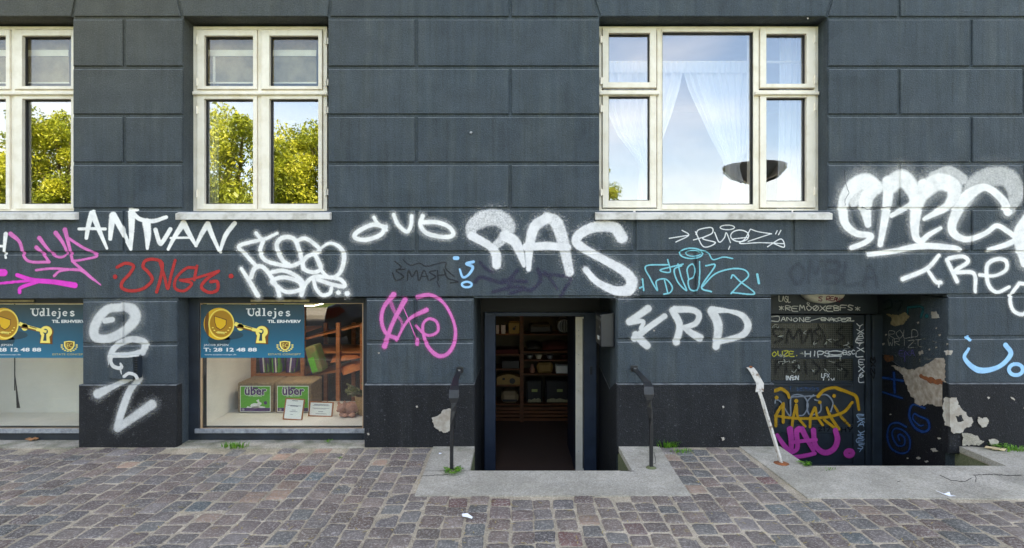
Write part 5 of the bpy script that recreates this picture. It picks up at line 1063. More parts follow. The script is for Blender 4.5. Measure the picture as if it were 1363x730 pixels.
def notice(px0, px1, pyt, pyb, tilt, label, lines, lean):
    yb = zf(pyb, .079); x0, x1 = X(px0, yb), X(px1, yb); h_ = Z(pyt, yb)-.079; w_ = x1-x0
    r = empty('picture_frame', ((x0+x1)/2, yb, .0795), label, 'framed notice', 'framed notices in the shop window')
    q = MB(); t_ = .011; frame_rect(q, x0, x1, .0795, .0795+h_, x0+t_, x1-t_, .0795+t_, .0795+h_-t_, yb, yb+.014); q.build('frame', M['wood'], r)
    q = MB(); q.box(x0+t_, x1-t_, yb+.004, yb+.009, .0795+t_, .0795+h_-t_); q.build('sheet', wht, r)
    q = MB()
    for (fz, a, b_, th) in lines: q.box(x0+w_*a, x0+w_*b_, yb+.003, yb+.0038, .0795+h_*fz, .0795+h_*fz+th)
    q.build('printed_lines', mat('grey_print', lin(110, 112, 120), .5), r)
    q = MB(); q.box((x0+x1)/2-.012, (x0+x1)/2+.012, yb+.014, yb+.020, .0797, .0795+h_*.7); q.build('stand', M['wood'], r)
    r.rotation_euler = (R(-lean), R(tilt), R(0)); return r
notice(376, 402, 531.5, 559.5, 3.5, 'upright framed notice leaning before the green-labelled bale', [(.88, .35, .65, .006), (.66, .15, .85, .004), (.63, .3, .7, .010), (.45, .4, .6, .004), (.38, .3, .7, .004), (.25, .35, .5, .003)], 12)
notice(410, 442, 535.5, 555, 2, 'wide framed notice between the bales and the soft toy', [(.78, .2, .8, .005), (.72, .15, .85, .004), (.55, .15, .85, .003), (.5, .2, .7, .003), (.32, .4, .6, .005), (.18, .3, .75, .004)], 12)
# soft toy pig-rabbit, lying
toy = simple('pink_plush', lin(186, 142, 122), lin(160, 116, 98), 60, .95, .004, 160)
yt = zf(556, .08)+.05; cx_ = X(464, yt); r = empty('soft_toy', (cx_, yt, .079), 'pink plush animal toy lying beside the wide framed notice', 'soft toy')
def blob(q, c, r3, n=12, m_=8):
    v = []; f = []
    for i in range(m_+1):
        th = math.pi*i/m_
        for k in range(n): a = 2*math.pi*k/n; v.append((c[0]+r3[0]*math.sin(th)*math.cos(a), c[1]+r3[1]*math.sin(th)*math.sin(a), c[2]+r3[2]*math.cos(th)))
    for i in range(m_):
        for k in range(n): a = i*n+k; b_ = i*n+(k+1) % n; f.append((a, b_, b_+n, a+n))
    q.add(v, f)
q = MB(); blob(q, (cx_+.02, yt+.04, .155), (.085, .07, .062)); blob(q, (cx_-.065, yt-.01, .165), (.048, .045, .044)); blob(q, (cx_-.085, yt-.05, .150), (.022, .02, .017)); blob(q, (cx_-.02, yt-.04, .100), (.035, .04, .022)); blob(q, (cx_+.05, yt-.04, .100), (.035, .04, .022)); blob(q, (cx_-.06, yt-.02, .105), (.028, .04, .022))
o = q.build('body', toy, r, smooth=True); rm = o.modifiers.new('fuse', 'REMESH'); rm.mode = 'VOXEL'; rm.voxel_size = .007; rm.use_smooth_shade = True
q = MB(); blob(q, (cx_-.095, yt, .205), (.016, .008, .022)); q.build('ear', toy, r, True); q = MB(); blob(q, (cx_-.04, yt, .212), (.016, .008, .022)); q.build('ear', toy, r, True)
# wicker basket with dried plant at the right corner
yb = .75; cx_ = X(486, yb); wick = simple('pale_wicker', lin(176, 140, 92), lin(130, 98, 60), 70, .8, .004, 90, stretch=(1, 1, 3))
r = empty('basket', (cx_, yb, .079), 'wicker basket with dried stems at the right edge of the shop window', 'basket')
q = MB(); q.lathe((cx_, yb, .079), [(.07, 0), (.095, .09), (.10, .19), (.088, .19), (.082, .09), (.06, .01)], 20); q.build('wicker', wick, r, True)
q = MB()
for k in range(26):
    a = random.uniform(1.6, 4.4); l_ = random.uniform(.14, .26); b0 = Vector((cx_, yb, .25)); tip = b0+Vector((math.cos(a)*l_*.8, math.sin(a)*l_*.4-.02, random.uniform(.02, .15))); q.tube([b0, (b0+tip)/2+Vector((0, 0, .03)), tip], [.003, .004, .011], 5)
q.build('dried_stems', simple('dried_stem', lin(130, 128, 84), lin(96, 92, 56), 30, .9, 0), r)

# pine rack in the window
def board(q, p0, p1, w_, t_): pass
YR = 1.34
rk = empty('shelf_rack', (X(370, YR), YR, .08), 'pine rack standing across the back of the shop window behind the bales', 'shelf')
for (a, b_) in ((333.5, 339), (399.5, 405)):
    q = MB(); q.box(X(a, YR), X(b_, YR), YR, YR+.04, -.62, Z(404, YR)); q.build('upright', M['wood'], rk, bevel=.003)
for py in (498, 440): 
    q = MB(); q.box(X(339, YR)+.001, X(399.5, YR)-.001, YR+.004, YR+.034, Z(py+3.5, YR), Z(py, YR)); q.build('rail', M['wood_h'], rk, bevel=.002)
for py in (500, 442):
    q = MB(); q.box(X(334, YR), X(404, YR), YR+.042, YR+.60, Z(py+2, YR), Z(py, YR)); q.build('shelf_board', M['wood_h'], rk)
bag_g = simple('green_purple_sack', lin(96, 150, 40), lin(88, 60, 120), 9, .5, .002, 30, stretch=(1.0, 1, .2), sharp=(.48, .52))
for k, (a, tilt) in enumerate(((352, 4), (368, 3), (386, -6))):
    yb = YR+.12; x_ = X(a, yb); z_ = Z(498.5, yb)+.012; r = empty('feed_pack', (x_, yb, z_), ['striped green and purple pack at the left of the rack behind the bales', 'striped green and purple pack in the middle of the rack behind the bales', 'striped green and purple pack leaning left at the right of the rack behind the bales'][k], 'feed pack', 'striped packs on the shop window rack')
    q = MB(); q.box(x_-.055, x_+.045, yb, yb+.30, z_, z_+.36); q.build('pack', bag_g, r, bevel=.012)
    for d_ in (-.04, -.005, .028):
        q = MB(); q.box(x_+d_-.006, x_+d_+.009, yb-.002, yb-.0005, z_+.01, z_+.35); q.build('printed_stripe', [purple, green_l, purple][(k) % 3] if d_ != -.005 else wht, r)
    r.rotation_euler = (0, R(-tilt), 0)
# leaning bale pack right of the rack
yb = 1.18; x_ = X(422, yb); z_ = Z(497, yb); r = empty('feed_pack', (x_, yb, z_), 'large green and purple pack tilted on the sloping shelf right of the poster', 'feed pack')
q = MB(); q.box(x_-.06, x_+.06, yb, yb+.22, z_, z_+.30); q.build('pack', simple('mottled_pack', lin(120, 110, 70), lin(80, 120, 50), 14, .6, .002), r, bevel=.014)
q = MB(); q.box(x_-.05, x_+.015, yb-.0020, yb-.0005, z_+.02, z_+.18); q.build('label', green_l, r)
q = MB(); q.box(x_-.058, x_-.052, yb-.002, yb-.0005, z_+.01, z_+.28); q.build('printed_stripe', purple, r); r.rotation_euler = (0, R(-17), 0)
# second rack at the right, boards running into the room
rk = empty('shelf_rack', (X(452, 1.6), 1.6, -.62), 'orange-lit pine rack at the right of the shop window with sacks on it', 'shelf')
XR0, XR1 = X(418, 1.5), X(482, 1.7)
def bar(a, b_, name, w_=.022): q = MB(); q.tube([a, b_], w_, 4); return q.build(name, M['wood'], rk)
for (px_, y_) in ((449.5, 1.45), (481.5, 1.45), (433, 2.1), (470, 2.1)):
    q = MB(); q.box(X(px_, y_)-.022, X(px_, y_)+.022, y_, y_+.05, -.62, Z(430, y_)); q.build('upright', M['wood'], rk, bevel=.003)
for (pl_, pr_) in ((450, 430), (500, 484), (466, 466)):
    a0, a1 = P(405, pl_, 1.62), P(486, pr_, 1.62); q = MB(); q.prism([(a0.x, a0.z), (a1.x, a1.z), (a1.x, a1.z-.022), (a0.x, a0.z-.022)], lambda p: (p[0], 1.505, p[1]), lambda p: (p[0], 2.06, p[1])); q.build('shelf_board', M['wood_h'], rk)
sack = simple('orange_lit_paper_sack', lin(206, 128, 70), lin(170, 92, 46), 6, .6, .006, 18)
def pillow(name, c_, sx_, sy_, sz_, rz, label, tilt=0, matl=None, grp=None, cat='sack'):
    n = 12; v = []; f = []
    for j in range(n+1):
        for i in range(n+1):
            a, b_ = i/n*2-1, j/n*2-1; h_ = (max(0, 1-a*a)**.5)*(max(0, 1-b_*b_)**.5); k_ = .93+.07*abs(a*b_)
            v.append((a*sx_*k_, b_*sy_*k_, h_*sz_+random.uniform(-.002, .002)))
    N_ = len(v); v += [(p[0], p[1], -p[2]*.6) for p in v]
    for j in range(n):
        for i in range(n): a = j*(n+1)+i; f.append((a, a+1, a+n+2, a+n+1)); f.append((a+N_, a+n+1+N_, a+n+2+N_, a+1+N_))
    q = MB().add(v, f); me = q.mesh(name, [matl or sack], True); bm = bmesh.new(); bm.from_mesh(me); bmesh.ops.remove_doubles(bm, verts=bm.verts, dist=.0005); bmesh.ops.recalc_face_normals(bm, faces=bm.faces); bm.to_mesh(me); bm.free()
    o = bpy.data.objects.new(name, me); C.objects.link(o); o.location = c_; o.rotation_euler = (R(8), R(tilt), R(rz)); return tag(o, label, cat, grp)
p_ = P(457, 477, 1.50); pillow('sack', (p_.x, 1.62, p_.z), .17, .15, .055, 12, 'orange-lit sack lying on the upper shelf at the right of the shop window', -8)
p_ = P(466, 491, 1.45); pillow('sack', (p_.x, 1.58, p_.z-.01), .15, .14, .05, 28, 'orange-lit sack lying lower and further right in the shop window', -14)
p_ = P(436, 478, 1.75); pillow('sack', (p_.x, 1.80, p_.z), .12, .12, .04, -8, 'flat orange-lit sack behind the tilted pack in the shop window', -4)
# shop ceiling lamp: warm
lx, ly = X(415, 1.3), 1.3
r = empty('ceiling_light', (lx, .95, 1.19), 'warm flat lamp box under the shop window ceiling, right of the poster', 'lamp')
q = MB(); q.box(X(396, .9), X(434, .9), .55, .98, 1.190, 1.31); q.build('housing', M['cream'], r, bevel=.004)
em = bpy.data.materials.new('warm_lamp_panel'); em.use_nodes = True; b_ = em.node_tree.nodes['Principled BSDF']; b_.inputs['Emission Color'].default_value = (1, .92, .82, 1); b_.inputs['Emission Strength'].default_value = 4.0; b_.inputs['Base Color'].default_value = (.8, .7, .5, 1)
q = MB(); q.box(X(398, .9), X(432, .9), .58, .95, 1.182, 1.1895); q.build('lamp_panel', em, r)
r2_ = empty('ceiling_light', (-1.8, 1.85, 1.40), 'warm lamp over the rack deeper in the shop', 'lamp')
q = MB(); q.box(-2.1, -1.35, 1.7, 1.9, 1.405, 1.5); q.build('housing', M['cream'], r2_)
em2 = em.copy(); em2.name = 'orange_lamp_panel'; em2.node_tree.nodes['Principled BSDF'].inputs['Emission Color'].default_value = (1, .45, .16, 1); em2.node_tree.nodes['Principled BSDF'].inputs['Emission Strength'].default_value = 2.2
q = MB(); q.box(-2.08, -1.37, 1.72, 1.88, 1.395, 1.4045); q.build('lamp_panel', em2, r2_)
# white display box of the left window: strip lamp under its top
r3_ = empty('ceiling_light', (X(40, .5), .5, 1.20), 'lamp strip inside the bare white window display', 'lamp')
q = MB(); q.box(-5.2, -3.7, .40, .46, 1.262, 1.30); q.build('housing', M['cream'], r3_)
em3 = em.copy(); em3.name = 'neutral_lamp_panel'; em3.node_tree.nodes['Principled BSDF'].inputs['Emission Color'].default_value = (1, .93, .8, 1); em3.node_tree.nodes['Principled BSDF'].inputs['Emission Strength'].default_value = 2
q = MB(); q.box(-5.18, -3.72, .41, .45, 1.255, 1.2615); q.build('lamp_panel', em3, r3_)

# ------------------------------------------------------------------ shelves seen through the open door
M['wood'] = simple('shaded_pine', lin(112, 68, 38), lin(88, 52, 28), 4, .6, .0005, 30, stretch=(1, 1, 9))  # both pines made darker to put the gloom of the room into the wood
M['wood_h'] = simple('shaded_pine_lengthwise', lin(120, 72, 40), lin(92, 54, 30), 4, .6, .0005, 30, stretch=(1, 9, 9))
YS = 2.96; SX0, SX1, SXM = X(640, YS), X(768, YS), X(694.5, YS)
rk = empty('shelf_unit', ((SX0+SX1)/2, YS, -.62), 'tall pine shelf unit with drawers at the back, seen through the open middle door', 'shelf')
for a in (SX0-.3, SXM-.025, SX1+.1): q = MB(); q.box(a, a+.05, YS, YS+.45, -.62, 1.25); q.build('upright', M['wood'], rk)
L_b = (445, 472, 491.5, 513, 538.4); R_b = (445, 468.5, 479.5, 498, 538.4)
shelfz = {}
for side, ys_ in ((0, L_b), (1, R_b)):
    for py in ys_:
        a, b_ = (SX0-.249, SXM-.026) if side == 0 else (SXM+.026, SX1+.099); z_ = Z(py, YS)
        q = MB(); q.box(a, b_, YS+.012, YS+.44, z_-.018, z_); q.build('shelf_board', M['wood_h'], rk); shelfz[(side, py)] = z_
for side, n_ in ((0, 4), (1, 4)):
    a, b_ = (SX0-.249, SXM-.027) if side == 0 else (SXM+.027, SX1+.099); zt_, zb_ = Z(539.5, YS)-.02, Z(561, YS)
    for k in range(n_):
        z0_ = zb_+(zt_-zb_)*k/n_; q = MB(); q.box(a, b_, YS-.006, YS+.012, z0_+.006, z0_+(zt_-zb_)/n_-.006); q.build('drawer_slat', M['wood_h'], rk, bevel=.002)
q = MB(); q.box(SX0-.3, SX1+.15, YS+.451, YS+.47, -.62, 1.25); q.build('back_panel', M['dim_wall'], rk)
def item(name, px0, px1, pyt, pyb, side, shelf, matl, label, depth=.2, cat='goods', parts=None, rnd=.006, yo=.03):
    z_ = shelfz[(side, shelf)]+.001; a, b_ = X(px0, YS+yo), X(px1, YS+yo); h_ = (pyb-pyt)*(D+YS)/F
    r = empty(name, ((a+b_)/2, YS+yo, z_), label, cat)
    q = MB(); q.box(a, b_, YS+yo, YS+yo+depth, z_, z_+h_); q.build('body', matl, r, bevel=min(rnd, h_*.3))
    return r, a, b_, z_, h_
yel = mat('yellow_card', lin(150, 116, 44), .6); drk = mat('dark_packaging', lin(34, 30, 30), .5); redb = mat('dark_red_fabric', lin(80, 30, 26), .9); plywood = simple('plywood', lin(160, 128, 74), lin(140, 110, 62), 5, .7, 0)
r, a, b_, z_, h_ = item('carton', 677, 691.5, 430, 445, 0, 445, yel, 'yellow carton with dark bird mark on the top left shelf', cat='carton')
q = MB(); blob(q, ((a+b_)/2, YS+.028, z_+h_*.45), (.022, .002, .02)); blob(q, ((a+b_)/2+.018, YS+.028, z_+h_*.62), (.012, .002, .01)); q.build('printed_bird', drk, r)
for (px0, px1, lb) in ((667, 673, 'small white jar left of the yellow carton'), (660, 664, 'small pale jar at the left edge of the top shelf')):
    r, a, b_, z_, h_ = item('jar', px0, px1, 433.5, 445, 0, 445, mat('jar_label', lin(200, 180, 170), .4), lb, .06, 'jar'); q = MB(); q.disc(((a+b_)/2, YS+.06, z_+h_), (0, 0, 1), .02, .015, 12); q.build('lid', drk, r)
item('pet_basket', 704, 735, 433, 445, 1, 445, drk, 'dark low case on the top right shelf', .3, 'case', rnd=.03)
r, a, b_, z_, h_ = item('cage', 742, 760, 424, 445, 1, 445, drk, 'dark round wire cage at the right of the top shelf', .25, 'cage', rnd=.05); q = MB()
for k in range(6): q.tube([((a+b_)/2+.09*math.cos(t_)*math.cos(k*.5), YS+.02, z_+.11+.09*math.sin(t_)) for t_ in np.linspace(0, 6.28, 14)], .003, 4)
q.build('wire_hoop', M['steel'], r)
pillow('pet_cushion', (X(742, YS), YS+.2, shelfz[(1, 468.5)]+.05), .22, .17, .09, 0, 'dark red pet cushion on the second right shelf', 0, redb, cat='cushion')
pillow('pet_cushion', (X(712, YS), YS+.2, shelfz[(1, 468.5)]+.05), .12, .15, .07, 0, 'black cushion left of the dark red one', 0, drk, cat='cushion')
for k, px_ in enumerate((705, 717, 732, 750)):
    z_ = shelfz[(1, 479.5)]+.001; x_ = X(px_, YS+.1); q = MB(); q.lathe((x_, YS+.1, z_), [(.03, 0), (.055, .055), (.05, .055), (.025, .008)], 16)
    tag(q.build('feeding_bowl', [M['steel'], M['cream'], M['steel'], redb][k], None, True), ['steel feeding bowl nearest the shelf post', 'cream feeding bowl, second from the shelf post', 'steel feeding bowl, third from the shelf post', 'dark red feeding bowl, farthest right in the row'][k], 'bowl', 'feeding bowls on the narrow shelf')
item('low_crate', 660, 690, 466, 472, 0, 472, redb, 'low dark red tray on the left shelf', .3, 'tray'); item('low_crate', 668, 691, 481, 491.5, 0, 491.5, drk, 'dark red-brown box on the third left shelf', .3, 'box')
item('carton', 740, 760, 488, 498, 1, 498, wht, 'pale printed pack at the right of the fourth shelf', .2, 'carton')
r, a, b_, z_, h_ = item('carton', 715, 736, 484, 498, 1, 498, plywood, 'cream arched house box on the fourth right shelf', .2, 'carton', rnd=.03)
q = MB(); q.lathe((X(708.5, YS+.1), YS+.1, shelfz[(1, 498)]+.001), [(.03, 0), (.04, .04), (.02, .09), (.012, .12)], 14); tag(q.build('bottle', mat('pinkish_bottle', lin(150, 100, 84), .3), None, True), 'small pinkish bottle beside the shelf post', 'bottle')
# little wooden rodent house
z_ = shelfz[(0, 513)]+.001; a, b_ = X(661, YS), X(692, YS); h_ = 13.5*(D+YS)/F; r = empty('rodent_house', ((a+b_)/2, YS+.03, z_), 'small plywood rodent house with arched roof and round door', 'pet house')
n = 10; poly = [(a, z_), (b_, z_), (b_, z_+h_*.7)]+[(b_+(a-b_)*k/n, z_+h_*(.7+.3*math.sin(math.pi*k/n))) for k in range(1, n)]+[(a, z_+h_*.7)]
q = MB(); q.prism(poly, lambda p: (p[0], YS+.03, p[1]), lambda p: (p[0], YS+.23, p[1])); q.build('body', plywood, r)
q = MB(); q.box(a+.08, a+.115, YS+.0275, YS+.0295, z_+h_*.45, z_+h_*.68); q.build('window_hole', drk, r)
q = MB(); q.disc((b_-.105, YS+.0295, z_+h_*.36), (0, -1, 0), .042, .002, 8); q.build('door_hole', drk, r)
r, a, b_, z_, h_ = item('pet_carrier', 667, 690, 523, 538.4, 0, 538.4, mat('beige_plastic', lin(150, 130, 100), .5), 'beige rounded pet carrier on the lowest left shelf', .3, 'pet carrier', rnd=.045); q = MB(); q.box(a+.02, b_-.02, YS+.026, YS+.0295, z_+.03, z_+.06); q.build('grille', drk, r)
for (px0, px1, lb) in ((701, 722, 'dark rodent cage with pale bedding on the lowest shelf, beside the post'), (726, 764, 'wide dark rodent cage with pale bedding on the lowest shelf')):
    r, a, b_, z_, h_ = item('rodent_cage', px0, px1, 508, 538, 1, 538.4, drk, lb, .28, 'cage', rnd=.02, yo=.08); q = MB(); pts_ = [(a+.02+(b_-a-.04)*i/8, z_+.02+random.uniform(.02, .05)) for i in range(9)]
    q.prism([(a+.02, z_+.01), (b_-.02, z_+.01)]+pts_[::-1], lambda p: (p[0], YS+.076, p[1]), lambda p: (p[0], YS+.0795, p[1])); q.build('bedding', mat('pale_shavings', lin(176, 170, 130), .9), r)
    q = MB(); x_ = a
    while x_ < b_: q.box(x_, x_+.003, YS+.066, YS+.070, z_, z_+h_); x_ += .02
    q.build('bars', M['black_metal'], r)
    q = MB(); q.box((a+b_)/2-.04, (a+b_)/2+.04, YS+.064, YS+.0655, z_+h_*.5, z_+h_*.62); q.build('label', mat('dull_label', lin(150, 160, 90), .5), r)
# warm ceiling lamp of the shop interior, dim
r4_ = empty('ceiling_light', (.1, 2.2, 1.66), 'dim warm lamp on the shop ceiling inside the open door', 'lamp')
q = MB(); q.box(-.5, .7, 2.05, 2.25, 1.665, 1.70); q.build('housing', M['cream'], r4_)
em4 = em.copy(); em4.name = 'dim_lamp_panel'; em4.node_tree.nodes['Principled BSDF'].inputs['Emission Strength'].default_value = 3.0
q = MB(); q.box(-.48, .68, 2.07, 2.23, 1.655, 1.6645); q.build('lamp_panel', em4, r4_)

# ------------------------------------------------------------------ curtains in the flat
m = bpy.data.materials.new('sheer_white_curtain'); m.use_nodes = True; nt = m.node_tree; nt.nodes.clear()
o_ = nt.nodes.new('ShaderNodeOutputMaterial'); df = nt.nodes.new('ShaderNodeBsdfDiffuse'); df.inputs[0].default_value = (.9, .9, .9, 1); tl = nt.nodes.new('ShaderNodeBsdfTranslucent'); tl.inputs[0].default_value = (.85, .85, .85, 1); tp = nt.nodes.new('ShaderNodeBsdfTransparent')
m1 = nt.nodes.new('ShaderNodeMixShader'); m1.inputs[0].default_value = .25; m2 = nt.nodes.new('ShaderNodeMixShader'); m2.inputs[0].default_value = .18
nt.links.new(df.outputs[0], m1.inputs[1]); nt.links.new(tl.outputs[0], m1.inputs[2]); nt.links.new(m1.outputs[0], m2.inputs[1]); nt.links.new(tp.outputs[0], m2.inputs[2]); nt.links.new(m2.outputs[0], o_.inputs[0])
M['sheer'] = m
def drape(name, rows, y, folds, label, amp=.02, th=.0015, grp=None):
    # rows: (py, px_left, px_right) from top to bottom
    n = 90; v = []; f = []; R_ = len(rows)*6
    pys = np.linspace(rows[0][0], rows[-1][0], R_); Ls = np.interp(pys, [r[0] for r in rows], [r[1] for r in rows]); Rs = np.interp(pys, [r[0] for r in rows], [r[2] for r in rows])
    for s_ in (0, 1):
        for j in range(R_):
            for i in range(n+1):
                u = i/n; px_ = Ls[j]+(Rs[j]-Ls[j])*u; yy = y+amp*math.sin(u*folds*2*math.pi+.4*math.sin(j*.3+u*5))*(.7+.3*math.sin(u*17))+s_*th
                p_ = P(px_, pys[j], y); v.append((p_.x, yy, p_.z))
    N_ = (n+1)*R_
    for s_ in (0, 1):
        for j in range(R_-1):
            for i in range(n): a = s_*N_+j*(n+1)+i; q_ = (a, a+1, a+n+2, a+n+1); f.append(q_ if s_ else q_[::-1])
    q = MB().add(v, f); o = q.build(name, M['sheer'], None, True); return tag(o, label, 'curtain', grp)
gc = 'sheer white curtains in the wide window'
drape('curtain', [(95, 804, 909), (120, 804, 904), (150, 808, 895), (180, 822, 884), (205, 842, 876), (222, 852, 866), (250, 850, 868), (285, 846, 872)], .46, 9, 'sheer white curtain tied back at the left of the wide window', grp=gc)
drape('curtain', [(95, 909, 1006), (120, 917, 1004), (150, 930, 1000), (180, 944, 996), (205, 958, 992), (222, 966, 984), (250, 960, 992), (285, 954, 1000)], .46, 10, 'sheer white curtain tied back beside the middle pane of the wide window', grp=gc)
drape('curtain', [(40, 1038, 1078), (100, 1038, 1078), (180, 1036, 1078), (285, 1034, 1080)], .46, 5, 'straight sheer white curtain behind the right casement of the wide window', grp=gc)
drape('curtain_valance', [(82, 806, 995), (90, 806, 995), (97, 806, 995)], .435, 26, 'ruffled white curtain heading across the top of the wide window', .012)
q = MB(); q.tube([(X(800, .45), .45, Z(83, .45)), (X(1080, .45), .45, Z(83, .45))], .012, 8); tag(q.build('curtain_rod', M['white_wood']), 'white curtain rod across the wide window', 'curtain rod')
M['room_stand_in'] = simple('beige_room_stand_in', lin(160, 144, 112), lin(126, 112, 86), 9, .8, .001, 40)  # for panels added behind the upper panes in place of the room corner
for (s_, lb) in ((0, 'added beige panel standing in for the room corner in the tree-reflecting window'), (-326, 'added beige panel standing in for the room corner in the leftmost window')):
    r = empty('room_corner_stand_in', (X(350+s_, .45), .45, Z(40, .45)), lb, 'room_stand_in')
    q = MB(); q.box(X(281+s_, .36), X(424+s_, .36), .306, .310, Z(112, .36), Z(52, .36)); q.build('stand_in_sheet', M['room_stand_in'], r)
    q = MB(); q.box(X(277+s_, .36), X(424+s_, .36), .296, .3055, Z(75, .3), Z(67, .3)); q.build('stand_in_band', M['white_wood'], r)
    q = MB(); q.box(X(288+s_, .36), X(291+s_, .36), .298, .3055, Z(112, .3), Z(75.5, .3)); q.build('side_batten', M['white_wood'], r)
    q = MB(); q.box(X(281+s_, .36), X(424+s_, .36), .303, .315, Z(114, .36), Z(112, .36)-.0005); q.build('bottom_bar', M['white_wood'], r)
for (a, b_, c_, d_, lb) in ((276, 291, 300, 280, 'pale sheer curtain edge at the left of the tree-reflecting window'), (-50, -20, 60, 96, 'pale sheer curtain in the leftmost window')):
    drape('curtain', [(30, a, b_), (150, a, b_), (290, a, b_)], .45, 4, lb)

# ------------------------------------------------------------------ things behind the viewer that the panes reflect
zl = 12.3; ls = (zl)/F; LY = -(zl-D); lx_ = (1014-PX)*ls; lz_ = H+(PY-239)*ls; rr_ = 42*ls; hh_ = 22*ls
r = empty('street_lamp', (lx_, LY, 0), 'bowl-shaped street lamp reflected in the wide window', 'street lamp')
q = MB(); q.lathe((lx_, LY, 0), [(.08, 0), (.08, .8), (.04, .85), (.036, lz_-.05)], 16); q.build('pole', M['black_metal'], r, True)
gb = mat('smoky_lamp_bowl', lin(84, 66, 54), .2); gb.node_tree.nodes['Principled BSDF'].inputs['Alpha'].default_value = .85
q = MB(); q.lathe((lx_, LY, lz_), [(.05, -.06), (rr_*.35, .0), (rr_*.72, hh_*.32), (rr_*.96, hh_*.78), (rr_, hh_), (rr_*.97, hh_*1.04), (rr_*.6, hh_*1.10), (.02, hh_*1.13)], 28); q.build('lamp_bowl', gb, r, True)
q = MB(); 
for k in range(10): a = 2*math.pi*k/10; q.tube([(lx_+math.cos(a)*rr_*.36, LY+math.sin(a)*rr_*.36, lz_-.005), (lx_+math.cos(a)*rr_*.75, LY+math.sin(a)*rr_*.75, lz_+hh_*.30), (lx_+math.cos(a)*rr_*1.0, LY+math.sin(a)*rr_*1.0, lz_+hh_*.78)], .012, 5)
q.build('bowl_rib', M['black_metal'], r)

def leafmat(name, c1, c2, c3):
    m = bpy.data.materials.new(name); m.use_nodes = True; t = NT(m); g_ = t.n('ShaderNodeNewGeometry')
    at = t.n('ShaderNodeAttribute', attribute_name='tint'); col = t.ramp(at.outputs['Fac'], [(0, c1), (.5, c2), (1, c3)])
    t.l(col, t.b.inputs['Base Color']); t.b.inputs['Roughness'].default_value = .5
    tr = t.n('ShaderNodeBsdfTranslucent'); t.l(col, tr.inputs[0]); mx_ = t.n('ShaderNodeMixShader'); mx_.inputs[0].default_value = .35; out = [n_ for n_ in t.t.nodes if n_.type == 'OUTPUT_MATERIAL'][0]
    t.l(t.b.outputs[0], mx_.inputs[1]); t.l(tr.outputs[0], mx_.inputs[2]); t.l(mx_.outputs[0], out.inputs['Surface']); return m
M['leaf'] = leafmat('yellow_green_leaves', lin(88, 106, 30), lin(158, 168, 44), lin(212, 206, 66))
M['bark'] = simple('bark', lin(92, 76, 62), lin(66, 54, 44), 12, .9, .02, 20)
def tree_mesh(seed, h_, rad, n_leaf):
    rs = np.random.RandomState(seed); cl = []
    for k in range(110):
        v = rs.normal(size=3); v /= np.linalg.norm(v); rr = rad*(.35+.65*rs.rand()**.5); c_ = v*rr*np.array([1, 1, .95]); cl.append((c_+np.array([0, 0, h_-rad*.95]), rad*rs.uniform(.12, .26), rs.rand()))
    per = n_leaf//110; cs = np.concatenate([np.repeat([c[0]], per, 0) for c in cl]); rr = np.concatenate([np.full(per, c[1]) for c in cl]); tn = np.concatenate([np.full(per, c[2]) for c in cl])
    N_ = len(cs); off = rs.normal(size=(N_, 3)); off /= np.linalg.norm(off, axis=1)[:, None]; off *= (rr*rs.rand(N_)**.4)[:, None]; pc = cs+off
    a = rs.normal(size=(N_, 3)); a /= np.linalg.norm(a, axis=1)[:, None]; b2 = np.cross(a, rs.normal(size=(N_, 3))); b2 /= np.linalg.norm(b2, axis=1)[:, None]
    s_ = rs.uniform(.035, .075, N_)[:, None]; V_ = np.stack([pc-a*s_, pc+b2*s_*.55, pc+a*s_, pc-b2*s_*.55], 1).reshape(-1, 3); F_ = np.arange(N_*4).reshape(-1, 4)
    me = bpy.data.meshes.new('crown'); me.from_pydata(V_.tolist(), [], F_.tolist()); at = me.attributes.new('tint', 'FLOAT', 'FACE'); at.data.foreach_set('value', np.clip(tn*.6+rs.rand(N_)*.4, 0, 1).astype(np.float32)); me.materials.append(M['leaf'])
    q = MB(); q.tube([(0, 0, 0), (.05, 0, h_*.25), (0, .05, h_*.5), (0, 0, h_*.85)], [.22, .17, .12, .03], 10)
    for k in range(16):
        c_ = cl[k*4][0]; z0 = h_*rs.uniform(.25, .6); q.tube([(0, 0, z0), tuple(c_*.5+np.array([0, 0, z0*.5])), tuple(c_)], [.08, .05, .015], 6)
    tr_ = q.mesh('trunk', [M['bark']], True); return me, tr_
TM = [tree_mesh(3, 6.6, 2.5, 49500), tree_mesh(8, 6.2, 2.7, 49500), tree_mesh(12, 7.0, 2.4, 49500)]
tl_ = [(-28.5, -23, 0, 1.2, 'round tree farthest along the park edge'), (-24.6, -20.5, 1, 1.15, 'wide tree beside the farthest park tree'), (-20.4, -20.5, 2, 1.2, 'upright tree mirrored in the leftmost window'), (-16.6, -21, 0, 1.0, 'low round tree between the two mirrored groups'), (-12.6, -19.6, 1, 1.34, 'full round tree mirrored in the left half of the four-pane window'), (-8.3, -20.0, 2, 1.14, 'slender tree mirrored in the right half of the four-pane window'),
       (-3.6, -21.5, 0, .9, 'round tree facing the middle door'), (2.3, -20.8, 2, .95, 'small tree mirrored at the edge of the wide window'), (12.5, -26, 1, .35, 'young low tree far to the right in the park'), (-33, -20, 2, .9, 'tall tree at the end of the park row')]
for (x_, y_, k, s_, lb) in tl_:
    r = empty('park_tree', (x_, y_, -.01), lb, 'tree', 'trees across the street'); r.scale = (s_, s_, s_); r.rotation_euler = (0, 0, x_*1.7)
    for nm, me in (('crown', TM[k][0]), ('trunk', TM[k][1])): o = bpy.data.objects.new(nm, me); C.objects.link(o); o.parent = r

